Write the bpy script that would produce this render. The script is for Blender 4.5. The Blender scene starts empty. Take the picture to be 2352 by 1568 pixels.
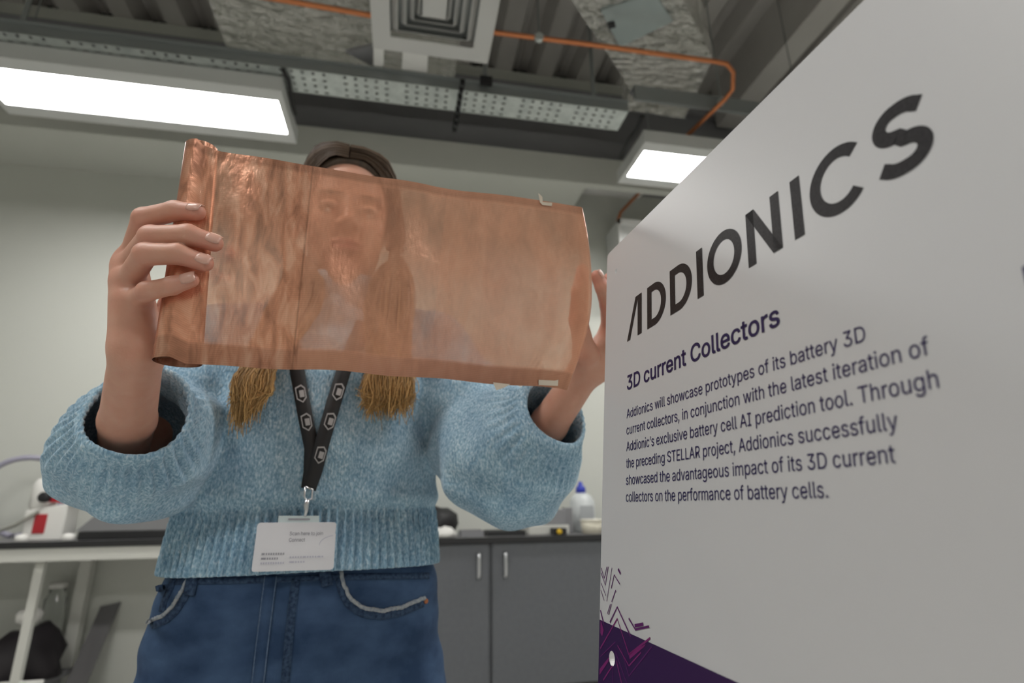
import bpy, bmesh, math, random
import numpy as np
from mathutils import Vector, Matrix
from mathutils.bvhtree import BVHTree

# ------------------------------------------------------------------ camera
SC = bpy.context.scene
COL = SC.collection
F_PX, CX, CY = 1251.0, 1176.0, 784.0
CAM = np.array([0.0, 0.0, 1.08])

def _dir(x, y):
    v = np.array([x - CX, -(y - CY), -F_PX]); return v / np.linalg.norm(v)
_up = _dir(1118, -3386)                       # vanishing point of the verticals
_X = _dir(7767, 1066); _X = _X - _up * _X.dot(_up); _X /= np.linalg.norm(_X)
_Y = np.cross(_up, _X)
ROT = np.array([_X, _Y, _up])                 # camera space -> world

cam_data = bpy.data.cameras.new('camera'); cam = bpy.data.objects.new('camera', cam_data)
COL.objects.link(cam); SC.camera = cam
cam_data.sensor_width = 36.0; cam_data.lens = 36.0 * F_PX / 2352.0
cam_data.clip_start = 0.01; cam_data.clip_end = 60
M = Matrix([list(ROT[0]) + [CAM[0]], list(ROT[1]) + [CAM[1]], list(ROT[2]) + [CAM[2]], [0, 0, 0, 1]])
cam.matrix_world = M
cam_data.dof.use_dof = True; cam_data.dof.focus_distance = 0.44; cam_data.dof.aperture_fstop = 5.6

# ------------------------------------------------------------------ world and exposure
w = bpy.data.worlds.new('world'); SC.world = w; w.use_nodes = True
w.node_tree.nodes['Background'].inputs[0].default_value = (0.8, 0.85, 0.9, 1)
w.node_tree.nodes['Background'].inputs[1].default_value = 0.0     # a closed room, no window in view
SC.view_settings.view_transform = 'Standard'; SC.view_settings.look = 'None'
SC.view_settings.gamma = 1.0; SC.view_settings.use_curve_mapping = False
SC.view_settings.exposure = 0.85
LAMP_EMIT = 16.0                              # the ceiling luminaires are the room's only light

# ------------------------------------------------------------------ pixel helpers
def ray(x, y): return ROT @ np.array([(x - CX) / F_PX, -(y - CY) / F_PX, -1.0])
def Pd(x, y, z): return CAM + ray(x, y) * z
def PY(x, y, Y): r = ray(x, y); return CAM + r * (Y / r[1])
def PZ(x, y, Z): r = ray(x, y); return CAM + r * ((Z - CAM[2]) / r[2])

# ------------------------------------------------------------------ mesh helpers
def link(o, parent=None):
    COL.objects.link(o)
    if parent is not None: o.parent = parent
    return o
def mesh_obj(name, verts, faces, mat=None, parent=None, smooth=False, origin=(0, 0, 0)):
    me = bpy.data.meshes.new(name)
    o3 = np.array(origin, float)
    me.from_pydata([tuple(np.array(v, float) - o3) for v in verts], [], [tuple(f) for f in faces])
    if mat: me.materials.append(mat)
    if smooth: me.polygons.foreach_set('use_smooth', [True] * len(me.polygons))
    me.update()
    o = bpy.data.objects.new(name, me); o.location = origin
    return link(o, parent)
class MB:
    """collects boxes, tubes, prisms, lathes for ONE mesh"""
    def __init__(s): s.v = []; s.f = []
    def add(s, v, f):
        n = len(s.v); s.v += [tuple(map(float, p)) for p in v]; s.f += [tuple(i + n for i in q) for q in f]; return s
    def box(s, lo, hi):
        x0, y0, z0 = lo; x1, y1, z1 = hi
        return s.add([(x0,y0,z0),(x1,y0,z0),(x1,y1,z0),(x0,y1,z0),(x0,y0,z1),(x1,y0,z1),(x1,y1,z1),(x0,y1,z1)],
                     [(0,3,2,1),(4,5,6,7),(0,1,5,4),(1,2,6,5),(2,3,7,6),(3,0,4,7)])
    def prism(s, poly, vec):
        n = len(poly); poly = [np.array(p, float) for p in poly]; vec = np.array(vec, float)
        return s.add(poly + [p + vec for p in poly],
                     [tuple(range(n))[::-1], tuple(range(n, 2*n))] + [(i, (i+1) % n, n + (i+1) % n, n + i) for i in range(n)])
    def tube(s, pts, r, seg=10, cap=True):
        pts = [np.array(p, float) for p in pts]; n = len(pts)
        r = [r] * n if np.isscalar(r) else r
        V = []; Fc = []; pu = None
        for i in range(n):
            t = pts[min(i+1, n-1)] - pts[max(i-1, 0)]; t /= (np.linalg.norm(t) + 1e-12)
            if pu is None: pu = np.array([0,0,1.]) if abs(t[2]) < .9 else np.array([1.,0,0])
            a = pu - t * pu.dot(t); a /= np.linalg.norm(a) + 1e-12; pu = a; b = np.cross(t, a)
            for k in range(seg):
                th = 2*math.pi*k/seg; V.append(pts[i] + r[i]*(a*math.cos(th) + b*math.sin(th)))
        for i in range(n-1):
            for k in range(seg):
                Fc.append((i*seg+k, i*seg+(k+1) % seg, (i+1)*seg+(k+1) % seg, (i+1)*seg+k))
        if cap: Fc += [tuple(range(seg))[::-1], tuple(range((n-1)*seg, n*seg))]
        return s.add(V, Fc)
    def lathe(s, prof, c, seg=20, axis=(0,0,1)):
        ax = np.array(axis, float); ax /= np.linalg.norm(ax)
        u = np.array([1.,0,0]) if abs(ax[0]) < .9 else np.array([0,1.,0]); u = u - ax*u.dot(ax); u /= np.linalg.norm(u); vv = np.cross(ax, u)
        c = np.array(c, float); V = []; Fc = []
        for (r, z) in prof:
            for k in range(seg):
                th = 2*math.pi*k/seg; V.append(c + ax*z + max(r, 1e-4)*(u*math.cos(th) + vv*math.sin(th)))
        for i in range(len(prof)-1):
            for k in range(seg): Fc.append((i*seg+k, i*seg+(k+1) % seg, (i+1)*seg+(k+1) % seg, (i+1)*seg+k))
        Fc += [tuple(range(seg))[::-1], tuple(range((len(prof)-1)*seg, len(prof)*seg))]
        return s.add(V, Fc)
    def build(s, name, mat, parent=None, smooth=False, bevel=0, local=False):
        # vertices are world positions; a child of an (unrotated) empty gets them relative to it
        off = np.zeros(3)
        if parent is not None and not local:
            p = parent
            while p is not None: off += np.array(p.location); p = p.parent
        me = bpy.data.meshes.new(name)
        V = [tuple(np.array(v) - off) for v in s.v]
        o = bpy.data.objects.new(name, me)
        if parent is None:
            a = np.array(V); c = (a.min(0) + a.max(0)) / 2; c[2] = a[:, 2].min()
            V = [tuple(np.array(v) - c) for v in V]; o.location = c
        me.from_pydata(V, [], s.f)
        bm = bmesh.new(); bm.from_mesh(me); bmesh.ops.recalc_face_normals(bm, faces=bm.faces); bm.to_mesh(me); bm.free()
        if mat: me.materials.append(mat)
        if smooth: me.polygons.foreach_set('use_smooth', [True] * len(me.polygons))
        link(o, parent)
        if bevel:
            b = o.modifiers.new('bevel', 'BEVEL'); b.width = bevel; b.segments = 2; b.limit_method = 'ANGLE'
        return o
def tag(o, label=None, cat=None, group=None, kind=None):
    if label: o['label'] = label
    if cat: o['category'] = cat
    if group: o['group'] = group
    if kind: o['kind'] = kind
    return o
def thing(name, loc, label, cat, group=None):
    o = bpy.data.objects.new(name, None); o.location = tuple(map(float, loc)); link(o); o.empty_display_size = .05
    return tag(o, label, cat, group)

# ------------------------------------------------------------------ materials
def mat(name, col, rough=.6, metal=0., noise=None, bump=None, emit=None, sss=0, spec=None, coat=0):
    m = bpy.data.materials.new(name); m.use_nodes = True
    nt = m.node_tree; b = nt.nodes['Principled BSDF']
    b.inputs['Base Color'].default_value = (*col, 1); b.inputs['Roughness'].default_value = rough; b.inputs['Metallic'].default_value = metal
    if spec is not None: b.inputs['Specular IOR Level'].default_value = spec
    if coat: b.inputs['Coat Weight'].default_value = coat
    if sss:
        b.inputs['Subsurface Weight'].default_value = sss; b.inputs['Subsurface Radius'].default_value = (.009, .004, .002); b.inputs['Subsurface Scale'].default_value = 1.0
    if emit: b.inputs['Emission Color'].default_value = (*emit[0], 1); b.inputs['Emission Strength'].default_value = emit[1]
    tc = nt.nodes.new('ShaderNodeTexCoord')
    def nz(scale, detail=5, stretch=(1,1,1)):
        mp = nt.nodes.new('ShaderNodeMapping'); mp.inputs['Scale'].default_value = stretch
        nt.links.new(tc.outputs['Object'], mp.inputs[0])
        n = nt.nodes.new('ShaderNodeTexNoise'); n.inputs['Scale'].default_value = scale; n.inputs['Detail'].default_value = detail
        nt.links.new(mp.outputs[0], n.inputs['Vector']); return n
    if noise:   # (scale, colour2, stretch)
        n = nz(noise[0], 6, noise[2] if len(noise) > 2 else (1,1,1))
        r = nt.nodes.new('ShaderNodeValToRGB'); r.color_ramp.elements[0].position = .35; r.color_ramp.elements[1].position = .65
        r.color_ramp.elements[0].color = (*col, 1); r.color_ramp.elements[1].color = (*noise[1], 1)
        nt.links.new(n.outputs[0], r.inputs[0]); nt.links.new(r.outputs[0], b.inputs['Base Color'])
    if bump:    # (scale, strength, distance, stretch)
        n = nz(bump[0], 4, bump[3] if len(bump) > 3 else (1,1,1))
        bp = nt.nodes.new('ShaderNodeBump'); bp.inputs['Strength'].default_value = bump[1]; bp.inputs['Distance'].default_value = bump[2]
        nt.links.new(n.outputs[0], bp.inputs['Height']); nt.links.new(bp.outputs[0], b.inputs['Normal'])
    return m

m_wall = mat('wall_paint', (.60,.61,.565), .8, noise=(1.2, (.585,.595,.55)), bump=(60,.1,.002))
m_floor = mat('vinyl_floor', (.56,.55,.52), .5, noise=(30, (.52,.51,.48)))
m_white = mat('white_paint', (.78,.78,.76), .5)
m_fixture = mat('fixture_white', (.62,.63,.62), .5)
m_deck = mat('deck_grey', (.50,.48,.46), .6, noise=(2, (.56,.54,.52)))
m_steel_dark = mat('dark_steel_paint', (.22,.22,.235), .6, noise=(1.5, (.25,.25,.265)))
m_band = mat('plaster_band', (.60,.61,.565), .8)
m_galv = mat('galvanised', (.62,.66,.64), .45, .55, noise=(14, (.48,.52,.51)))
m_galv_d = mat('galvanised_rail', (.30,.32,.32), .5, .6)
m_foil = mat('duct_foil', (.97,.96,.93), .22, .7, noise=(5, (.80,.79,.75), (1,3,1)), bump=(9,1.0,.22,(1,2.4,1)))
m_panelglass = mat('duct_hatch', (.36,.42,.42), .35, .3)
m_pipe = mat('copper_pipe', (.62,.23,.10), .35, .8)
m_black = mat('black_plastic', (.012,.012,.014), .5)
m_lamp = mat('lamp_diffuser', (.9,.9,.9), .5, emit=((1.0,.985,.955), LAMP_EMIT))
m_cab = mat('cabinet_grey', (.125,.132,.145), .55, noise=(40, (.115,.122,.134)))
m_top = mat('worktop_grey', (.20,.20,.205), .45)
m_topedge = mat('worktop_edge', (.02,.02,.022), .4)
m_bench = mat('bench_apron', (.60,.60,.56), .5)
m_chrome = mat('brushed_handle', (.62,.63,.65), .3, .9)

# ------------------------------------------------------------------ the room
def struct(name, mb, m): return tag(mb.build(name, m), kind='structure')
struct('floor', MB().box((-4.2,-4.2,-.1), (4.6,4.15,0)), m_floor)
WALL_Y = 4.0
struct('wall_back', MB().box((-4.2,WALL_Y,0), (4.6,WALL_Y+.15,4.9)), m_wall)
struct('wall_left', MB().box((-4.35,-4.2,0), (-4.2,4.15,4.9)), m_wall)
struct('wall_right', MB().box((4.6,-4.2,0), (4.75,4.15,4.9)), m_wall)
struct('wall_front', MB().box((-4.35,-4.35,0), (4.75,-4.2,4.9)), m_wall)
# corrugated roof deck, ribs run towards the back wall
V = []; Fc = []; per = .39; x = -4.4; prof = []
while x < 4.8:
    prof += [(x, 4.90), (x+.15, 4.90), (x+.20, 5.06), (x+.235, 5.06), (x+.25, 5.04), (x+.265, 5.06), (x+.335, 5.06)]; x += per
for (px_, pz_) in prof: V += [(px_, -4.35, pz_), (px_, 4.15, pz_), (px_, 4.15, pz_+.04), (px_, -4.35, pz_+.04)]
for i in range(len(prof)-1):
    a = i*4; b = a+4
    Fc += [(a, a+1, b+1, b), (a+1, a+2, b+2, b+1), (a+2, a+3, b+3, b+2), (a+3, a, b, b+3)]
struct('ceiling', MB().add(V, Fc), m_deck)
# steel edge beam over the back wall and the boxed soffit below it
def sl(y, s): return CAM[2] + s*y
bm_ = MB().box((-4.2,3.86,4.56), (4.6,3.999,4.66)).box((-4.2,3.93,4.0), (4.6,3.999,4.56)).box((-4.2,3.82,3.96), (4.6,3.999,4.0))
struct('trim_1', bm_, m_steel_dark)
struct('trim_2', MB().box((-4.2,3.60,3.475), (1.32,3.999,3.715)).box((-4.2,3.53,3.475), (2.7,3.60,3.715)), m_band)
struct('trim_3', MB().box((-4.2,3.62,3.715), (4.6,3.999,3.96)), m_steel_dark)
# cross beam of the roof to the right
struct('trim_4', MB().box((2.75,-4.2,4.45), (2.95,3.86,4.899)), m_deck)

# ------------------------------------------------------------------ ceiling services
Z_L = 3.2
def luminaire(x0, x1, y0, y1, label, z=Z_L, side=''):
    off = '_%s_offscreen' % side if side else ''
    t = thing('ceiling_luminaire' + off, ((x0+x1)/2, (y0+y1)/2, z), label, 'ceiling light', 'linear ceiling luminaires')
    bx, by = .035, .085
    h = MB()
    h.box((x0-bx,y0-by,z), (x1+bx,y0,z+.06)).box((x0-bx,y1,z), (x1+bx,y1+by,z+.06)).box((x0-bx,y0,z), (x0,y1,z+.06)).box((x1,y0,z), (x1+bx,y1,z+.06))
    h.box((x0-bx,y0-by,z+.06), (x1+bx,y1+by,z+.09))
    h.build('housing', m_fixture, t)
    r = .02; pts = []
    for (cx_, cy_, a0) in ((x1-r,y1-r,0), (x0+r,y1-r,90), (x0+r,y0+r,180), (x1-r,y0+r,270)):
        for k in range(4):
            a = math.radians(a0 + 30*k); pts.append((cx_+r*math.cos(a), cy_+r*math.sin(a), z+.004))
    MB().prism(pts, (0,0,.03)).build('diffuser' + off, m_lamp, t)
    for xx in (x0+.12, x1-.12):
        MB().tube([(xx,(y0+y1)/2,z+.09), (xx,(y0+y1)/2,4.9)], .004, 6).build('suspension_rod', m_galv_d, t)
    return t
luminaire(-2.20, -.755, 2.655, 2.935, 'long white linear luminaire hanging between the pale wall and the foil duct')
luminaire(1.405, 2.85, 2.72, 3.0, 'white linear luminaire below the copper pipe, partly hidden by the sign board')
ROW = 2.55                                    # the ceiling grid repeats towards the camera side of the lab
luminaire(-2.20, -.755, 2.655-ROW, 2.935-ROW, 'linear luminaire hanging in line with the long left one, over the open floor', side='left')
luminaire(1.405, 2.85, 2.72-ROW, 3.0-ROW, 'linear luminaire hanging over the back of the sign board', side='right')
luminaire(-2.20, -.755, 2.655-2*ROW, 2.935-2*ROW, 'linear luminaire hanging at the front of the lab beside the left wall', side='front_left')
luminaire(1.405, 2.85, 2.72-2*ROW, 3.0-2*ROW, 'linear luminaire hanging at the front of the lab beside the right wall', side='front_right')

# perforated cable tray
TZ = 3.3
k_ = (TZ-1.08)/(2.9-1.08)
ty0, ty1 = 2.055*k_, 2.205*k_
tray = thing('cable_tray', (0, (ty0+ty1)/2, TZ), 'galvanised perforated cable tray running above the luminaires', 'cable tray')
nx, ny = 66, 4; X0, X1 = -2.4, 1.22
dx = (X1-X0)/nx; dy = (ty1-ty0)/ny
pl = MB()
for i in range(nx):
    for j in range(ny):
        xa = X0+i*dx; ya = ty0+j*dy; fx, fy = (.30, .36) if j % 2 else (.36, .30)
        if i % 6 == 5: fx, fy = .47, .47
        o_ = [(xa,ya,TZ), (xa+dx,ya,TZ), (xa+dx,ya+dy,TZ), (xa,ya+dy,TZ)]
        c_ = [(xa+dx*fx,ya+dy*fy,TZ), (xa+dx*(1-fx),ya+dy*fy,TZ), (xa+dx*(1-fx),ya+dy*(1-fy),TZ), (xa+dx*fx,ya+dy*(1-fy),TZ)]
        pl.add(o_+c_, [(0,1,5,4), (1,2,6,5), (2,3,7,6), (3,0,4,7)])
pl.build('perforated_base', m_galv, tray)
for yy in (ty0, ty1-.004):
    MB().box((X0,yy,TZ), (X1,yy+.004,TZ+.06)).build('side_rail', m_galv_d, tray)
MB().box((X0,ty0-.02,TZ+.055), (X1,ty0,TZ+.06)).build('rail_lip', m_galv_d, tray)
for xx in (-1.9, .36, 1.0):
    b_ = MB().box((xx-.012,ty0-.02,TZ+.06), (xx+.012,ty0-.014,4.9)); b_.build('hanger_strap', m_galv_d, tray)
MB().box((.33,ty0-.03,TZ+.03), (.40,ty0-.018,TZ+.09)).build('hanger_bracket', m_black, tray)
# second tray stretch beyond the right luminaire
rail = thing('steel_channel', (2.0, ty1+.05, TZ-.02), 'grey steel channel carrying on from the cable tray above the right luminaire', 'channel')
MB().box((1.26,ty0-.02,TZ+.08), (3.6,ty0+.0,TZ+.18)).build('channel_web', m_galv_d, rail)
MB().box((1.26,ty0,TZ+.16), (3.6,ty0+.05,TZ+.18)).build('channel_flange', m_steel_dark, rail)
# black cable ties / plug by the end of the tray
def pxz(pts, Z): return [PZ(x, y, Z) for x, y in pts]
tag(MB().tube(pxz([(650,160),(662,185),(668,215),(672,240),(678,262)], 3.28), .012, 8).build('power_cable', m_black, None, True), 'black cable with plug hanging at the end of the long left luminaire', 'cable')
tag(MB().tube(pxz([(1475,268),(1462,300),(1440,330),(1425,362)], 3.28), .014, 8).build('power_cable', m_black, None, True), 'black cable with plug hanging beside the right luminaire', 'cable')
# perforated dropper strap
dr = thing('dropper_strap', PZ(1045,295,3.2), 'thin dark perforated strap hanging below the cable tray', 'strap')
p0 = PZ(1062,190,3.29); p1 = PZ(1044,298,3.12)
MB().tube([p0, p1], .005, 6).build('strap', m_galv_d, dr)
for t_ in np.linspace(.0, 1, 8):
    c = p0 + (p1-p0)*t_; MB().box(c-.013, c+.013).build('clip', m_black, dr)

# square ceiling diffuser
DZ = 3.33
df = thing('air_diffuser', (.054, 2.03, DZ), 'square white louvred ceiling air diffuser beside the foil duct', 'air vent')
dx0, dx1, dy0, dy1 = -.243, .351, 1.745, 2.33
cxd, cyd = (dx0+dx1)/2, (dy0+dy1)/2; hw, hd = (dx1-dx0)/2, (dy1-dy0)/2
m_dif = mat('diffuser_white', (.60,.60,.59), .5)
def frame(a, b, z0, z1, name):   # square ring from half-size factor a (outer) to b (inner), sloping z0 -> z1
    o_ = [(cxd-hw*a,cyd-hd*a,z0), (cxd+hw*a,cyd-hd*a,z0), (cxd+hw*a,cyd+hd*a,z0), (cxd-hw*a,cyd+hd*a,z0)]
    i_ = [(cxd-hw*b,cyd-hd*b,z1), (cxd+hw*b,cyd-hd*b,z1), (cxd+hw*b,cyd+hd*b,z1), (cxd-hw*b,cyd+hd*b,z1)]
    mb = MB(); up = [(x_,y_,z_+.004) for x_,y_,z_ in o_+i_]
    fs = [(0,1,5,4), (1,2,6,5), (2,3,7,6), (3,0,4,7)]
    mb.add(o_+i_+up, fs + [tuple(8+q for q in f)[::-1] for f in fs]
           + [(i,(i+1) % 4,8+(i+1) % 4,8+i)[::-1] for i in range(4)] + [(4+i,4+(i+1) % 4,12+(i+1) % 4,12+i) for i in range(4)])
    return mb.build(name, m_dif, df)
frame(1.0, .70, DZ, DZ, 'face_frame')
for a, b in ((.68,.575), (.53,.44), (.40,.32), (.29,.22)): frame(a, b, DZ+.045, DZ+.005, 'louvre_ring')
MB().box((cxd-hw*.19,cyd-hd*.19,DZ), (cxd+hw*.19,cyd+hd*.19,DZ+.01)).build('centre_plate', m_dif, df)
MB().box((dx0+.08,dy0+.08,DZ+.05), (dx1-.08,dy1-.08,DZ+.072)).build('plenum_box', m_galv_d, df)
# bracket plates beside the diffuser
br = thing('white_bracket', PZ(900,150,3.36), 'white angled sheet metal bracket behind the air diffuser', 'bracket')
MB().prism(pxz([(858,95),(882,100),(880,170),(858,163)], 3.37), (0,0,.01)).build('plate', m_white, br)
MB().prism(pxz([(925,118),(983,128),(980,185),(922,172)], 3.37), (0,0,.01)).build('plate', m_white, br)
tag(MB().prism(pxz([(793,120),(858,105),(856,152)], 3.42), (0,0,.02)).build('dark_triangle', m_steel_dark), 'thin dark triangle under the foil duct beside the diffuser', 'plate')  # thin flat triangle in the dark steel colour, next to the bracket

# foil covered ducts
d1 = thing('foil_duct', (-.6, 2.3, 3.5), 'wide silver foil wrapped air duct beside the square diffuser', 'duct')
dz = 3.5
k5 = (dz-1.08)/(3.1-1.08)
xa, yb = PZ(525,120,dz)[0], PZ(525,120,dz)[1]
MB().box((xa,1.15,dz), (.2,yb,dz+.35)).build('duct_body', m_foil, d1)
MB().box((xa+.42,1.145,dz-.004), (xa+.46,yb+.004,dz)).build('foil_tape', m_foil, d1)
d2 = thing('foil_duct', (1.2, 2.2, 3.55), 'silver foil wrapped duct with a hatch beneath the roof deck', 'duct')
dz2 = 3.55
MB().prism(pxz([(1290,-40),(1332,30),(1402,133),(1638,133),(1560,-15),(1520,-80)], dz2), (0,0,.35)).build('duct_body', m_foil, d2)
pa = pxz([(1402,133),(1638,133)], dz2); pb = pxz([(1447,205),(1600,215)], dz2+.12)
low = MB(); q_ = [pa[0], pa[1], pb[1], pb[0]]
low.prism(q_, (0,0,.25)); low.build('duct_transition', m_foil, d2)
pc = pxz([(1432,252),(1572,272)], dz2+.12)
MB().prism([pb[0], pb[1], pc[1], pc[0]], (0,0,.2)).build('duct_outlet', m_foil, d2)
MB().prism([p - np.array([0,0,.012]) for p in pxz([(1380,20),(1502,-18),(1545,45),(1424,105)], dz2)], (0,0,.012)).build('hatch', m_panelglass, d2)
MB().prism([p - np.array([0,0,.02]) for p in pxz([(1394,48),(1410,44),(1414,56),(1398,60)], dz2)], (0,0,.02)).build('hatch_latch', m_black, d2)

# copper pipe
cp = thing('copper_pipe', PZ(1400,108,3.42), 'orange copper pipe running under the ducts and turning to the wall', 'pipe')
pz = 3.42
pts = pxz([(560,-14),(660,2),(850,35),(1140,75),(1400,108),(1640,141)], pz)
e1 = PZ(1668,146,pz); e2 = PZ(1684,165,pz); e3 = PZ(1683,205,pz); e4 = PZ(1665,228,pz-.06); e5 = PZ(1583,307,pz-.09)
allp = pts + [e1, e2, e3, e4, e5]
MB().tube(allp, .0135, 10).build('pipe_run', m_pipe, cp, True)
# descends along the wall to the white box
wallp = [PY(1560,330,3.5), PY(1478,432,3.78), PY(1425,488,3.84), PY(1419,508,3.84)]
MB().tube([e5, np.array([e5[0]-.02,e5[1]+.4,3.36]), np.array([e5[0]+.05,3.3,3.43])] + wallp, .0135, 10).build('pipe_drop', m_pipe, cp, True)
for p_, q_ in (((1238,86),0), ((1656,234),0)):
    c = PZ(*p_, pz-.01)
    MB().tube([c-np.array([0,.012,0]), c+np.array([0,.012,0])], .024, 10).build('pipe_clip', m_galv, cp)
    MB().tube([c, c+np.array([0,0,1.4])], .005, 6).build('clip_rod', m_galv_d, cp)

# white wall box and slim batten on the back wall
bx0 = PY(1418,505,3.72); bx1 = PY(1418,592,3.72)
wb = thing('wall_box', (bx0[0]+.2, 3.85, bx1[2]), 'white boxed wall unit fed by the copper pipe', 'wall unit')
MB().box((bx0[0],3.72,bx1[2]-.25), (bx0[0]+.55,3.999,bx0[2])).build('box_body', m_fixture, wb, bevel=.006)
MB().box((bx0[0]+.02,3.712,bx1[2]-.22), (bx0[0]+.53,3.72,bx0[2]-.03)).build('front_cover', mat('cover_white',(.86,.87,.87),.35), wb, bevel=.004)
for q0, q1 in (((0,0),(.035,1)), ((0,.93),(1,1))):
    MB().box((bx0[0]+.55*q0[0]-.004,3.70,bx1[2]-.25+(bx0[2]-bx1[2]+.25)*q0[1]), (bx0[0]+.55*q1[0],3.713,bx1[2]-.25+(bx0[2]-bx1[2]+.25)*q1[1]+.004)).build('cover_edge', mat('edge_white',(.95,.95,.95),.3), wb)
s0 = PY(1345,417,3.9); s1 = PY(1478,432,3.9)
bt = thing('wall_batten', (1.8, 3.95, s0[2]-.06), 'slim white batten high on the wall next to the soffit', 'batten')
MB().box((s0[0],3.9,s0[2]-.06), (s1[0],3.999,s0[2])).build('batten_body', m_white, bt, bevel=.005)
MB().box((s0[0]+.02,3.896,s0[2]-.064), (s1[0]-.02,3.95,s0[2]-.06)).build('batten_lens', mat('batten_lens_white', (.88,.88,.87), .4), bt)

# ------------------------------------------------------------------ furniture along the back wall
CF = 3.40
cab = thing('base_cabinet', (.53, 3.7, 0), 'grey two door base cabinet with vertical metal handles under the worktop', 'cabinet')
MB().box((-.225,CF+.02,.1), (1.285,3.999,.868)).build('carcass', m_cab, cab)
MB().box((-.225,CF+.07,0), (1.285,3.999,.1)).build('plinth', m_topedge, cab)
for x0, x1, hx in ((-.22,.517,.455), (.538,1.28,.613)):
    dr_ = MB().box((x0,CF,.105), (x1,CF+.019,.862)).build('door', m_cab, cab, bevel=.0015)
    hz0, hz1 = .675, .812
    MB().tube([(hx,CF-.002,hz0+.006), (hx,CF-.028,hz0+.008), (hx,CF-.030,hz0+.02), (hx,CF-.030,hz1-.02), (hx,CF-.028,hz1-.008), (hx,CF-.002,hz1-.006)], .0095, 8).build('handle', m_chrome, dr_, True)
cab2 = thing('base_cabinet', (2.05, 3.7, 0), 'grey two door base cabinet hidden behind the sign board', 'cabinet')
MB().box((1.29,CF+.02,.1), (2.8,3.999,.868)).build('carcass', m_cab, cab2)
for x0, x1, hx in ((1.295,2.035,1.97), (2.055,2.795,2.12)):
    dr_ = MB().box((x0,CF,.105), (x1,CF+.019,.862)).build('door', m_cab, cab2, bevel=.0015)
    MB().tube([(hx,CF-.002,.681), (hx,CF-.030,.69), (hx,CF-.030,.8), (hx,CF-.002,.806)], .0095, 8).build('handle', m_chrome, dr_, True)
wt = thing('worktop', (1.2, 3.7, .868), 'grey worktop with a black front edge on the grey cabinets', 'worktop')
MB().box((-.25,CF-.012,.868), (2.82,3.999,.898)).build('slab', m_top, wt)
MB().box((-.25,CF-.02,.866), (2.82,CF-.012,.899)).build('edge_strip', m_topedge, wt)

bench = thing('lab_bench', (-2.0, 3.7, 0), 'white framed lab bench with dark top edge along the pale wall', 'bench')
MB().box((-4.0,CF,.905), (-.27,3.999,.93)).build('bench_top', m_top, bench)
MB().box((-4.0,CF-.008,.899), (-.27,CF,.931)).build('edge_strip', m_topedge, bench)
MB().box((-4.0,CF,.835), (-.27,CF+.04,.898)).build('apron', m_bench, bench)
for lx in (-3.6, -1.83, -.4):
    MB().box((lx-.02,CF+.05,0), (lx+.02,CF+.08,.835)).build('leg', m_bench, bench)
    MB().box((lx-.03,3.9,0), (lx+.03,3.96,.905)).build('leg', m_bench, bench)

BZ = .931; CZ = .899
def on(px, py, Y): return PY(px, py, Y)
# coiled hose hoop
m_hose = mat('lilac_hose', (.33,.32,.40), .4)
c = on(50,1122,3.75); hr = .215
ring = [(c[0]+hr*math.cos(a)*1.0, 3.78+.04*math.sin(a*2), BZ+.018+hr*1.02+hr*1.02*math.sin(a)) for a in np.linspace(-1.55, 4.6, 40)]
tag(MB().tube(ring, .016, 10).build('hose_coil', m_hose, None, True), 'lilac grey plastic hose curled in a hoop on the lab bench', 'hose')
# white dispenser with red mark
m_dev = mat('device_white', (.78,.77,.74), .4); m_red = mat('red_plastic', (.42,.02,.03), .4)
p = on(112,1200,3.6)
dev = thing('bench_device', (p[0], 3.6, BZ), 'white and red bench instrument with a black knob on the lab bench', 'instrument')
MB().prism([(p[0]-.09,3.55,BZ),(p[0]+.10,3.55,BZ),(p[0]+.10,3.55,BZ+.17),(p[0]+.13,3.55,BZ+.195),(p[0]-.10,3.55,BZ+.155)], (0,.13,0)).build('base_body', m_dev, dev, bevel=.006)
MB().box((p[0]-.045,3.545,BZ+.035), (p[0]+.015,3.55,BZ+.135)).build('red_panel', m_red, dev, bevel=.003)
MB().lathe([(.05,0),(.062,.02),(.062,.13),(.045,.165),(.01,.175)], (p[0]-.065,3.63,BZ+.16), 20).build('head', m_dev, dev, True)
MB().lathe([(.028,0),(.028,.03),(.02,.035)], (p[0]-.02,3.565,BZ+.225), 16, (0,-1,0)).build('knob', m_black, dev, True)
MB().prism([(p[0]-.01,3.57,BZ+.2),(p[0]+.10,3.57,BZ+.19),(p[0]+.03,3.57,BZ+.25)], (0,.06,0)).build('red_cover', m_red, dev)
MB().tube([(p[0]-.03,3.54,BZ+.15),(p[0]-.12,3.53,BZ+.08),(p[0]-.28,3.5,BZ+.012),(p[0]-.5,3.47,BZ+.01)], .010, 8).build('lead', mat('grey_lead',(.25,.25,.22),.5), dev, True)
for (qx, lab) in ((50,'small white cap lying on the bench in front of the instrument'), (158,'small white cap lying on the bench beside the black tray')):
    q = on(qx,1232,3.47)
    tag(MB().lathe([(.028,0),(.03,.012),(.028,.03),(.012,.036)], (q[0],3.47,BZ), 16).build('bottle_cap', m_dev, None, True), lab, 'cap')
# dark tray with grey cover
p0, p1 = on(185,1235,3.5)[0], -.55
tr = thing('equipment_tray', ((p0+p1)/2, 3.65, BZ), 'black flat equipment tray with a grey sloping lid on the lab bench', 'tray')
MB().box((p0,3.46,BZ), (p1,3.9,BZ+.045)).build('tray_base', m_black, tr, bevel=.006)
MB().prism([(p0-.03,3.5,BZ+.045),(p0-.03,3.92,BZ+.045),(p0-.03,3.92,BZ+.17),(p0-.03,3.75,BZ+.16)], (p1-p0-.1,0,0)).build('tray_lid', mat('lid_grey',(.11,.11,.115),.5), tr)
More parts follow.
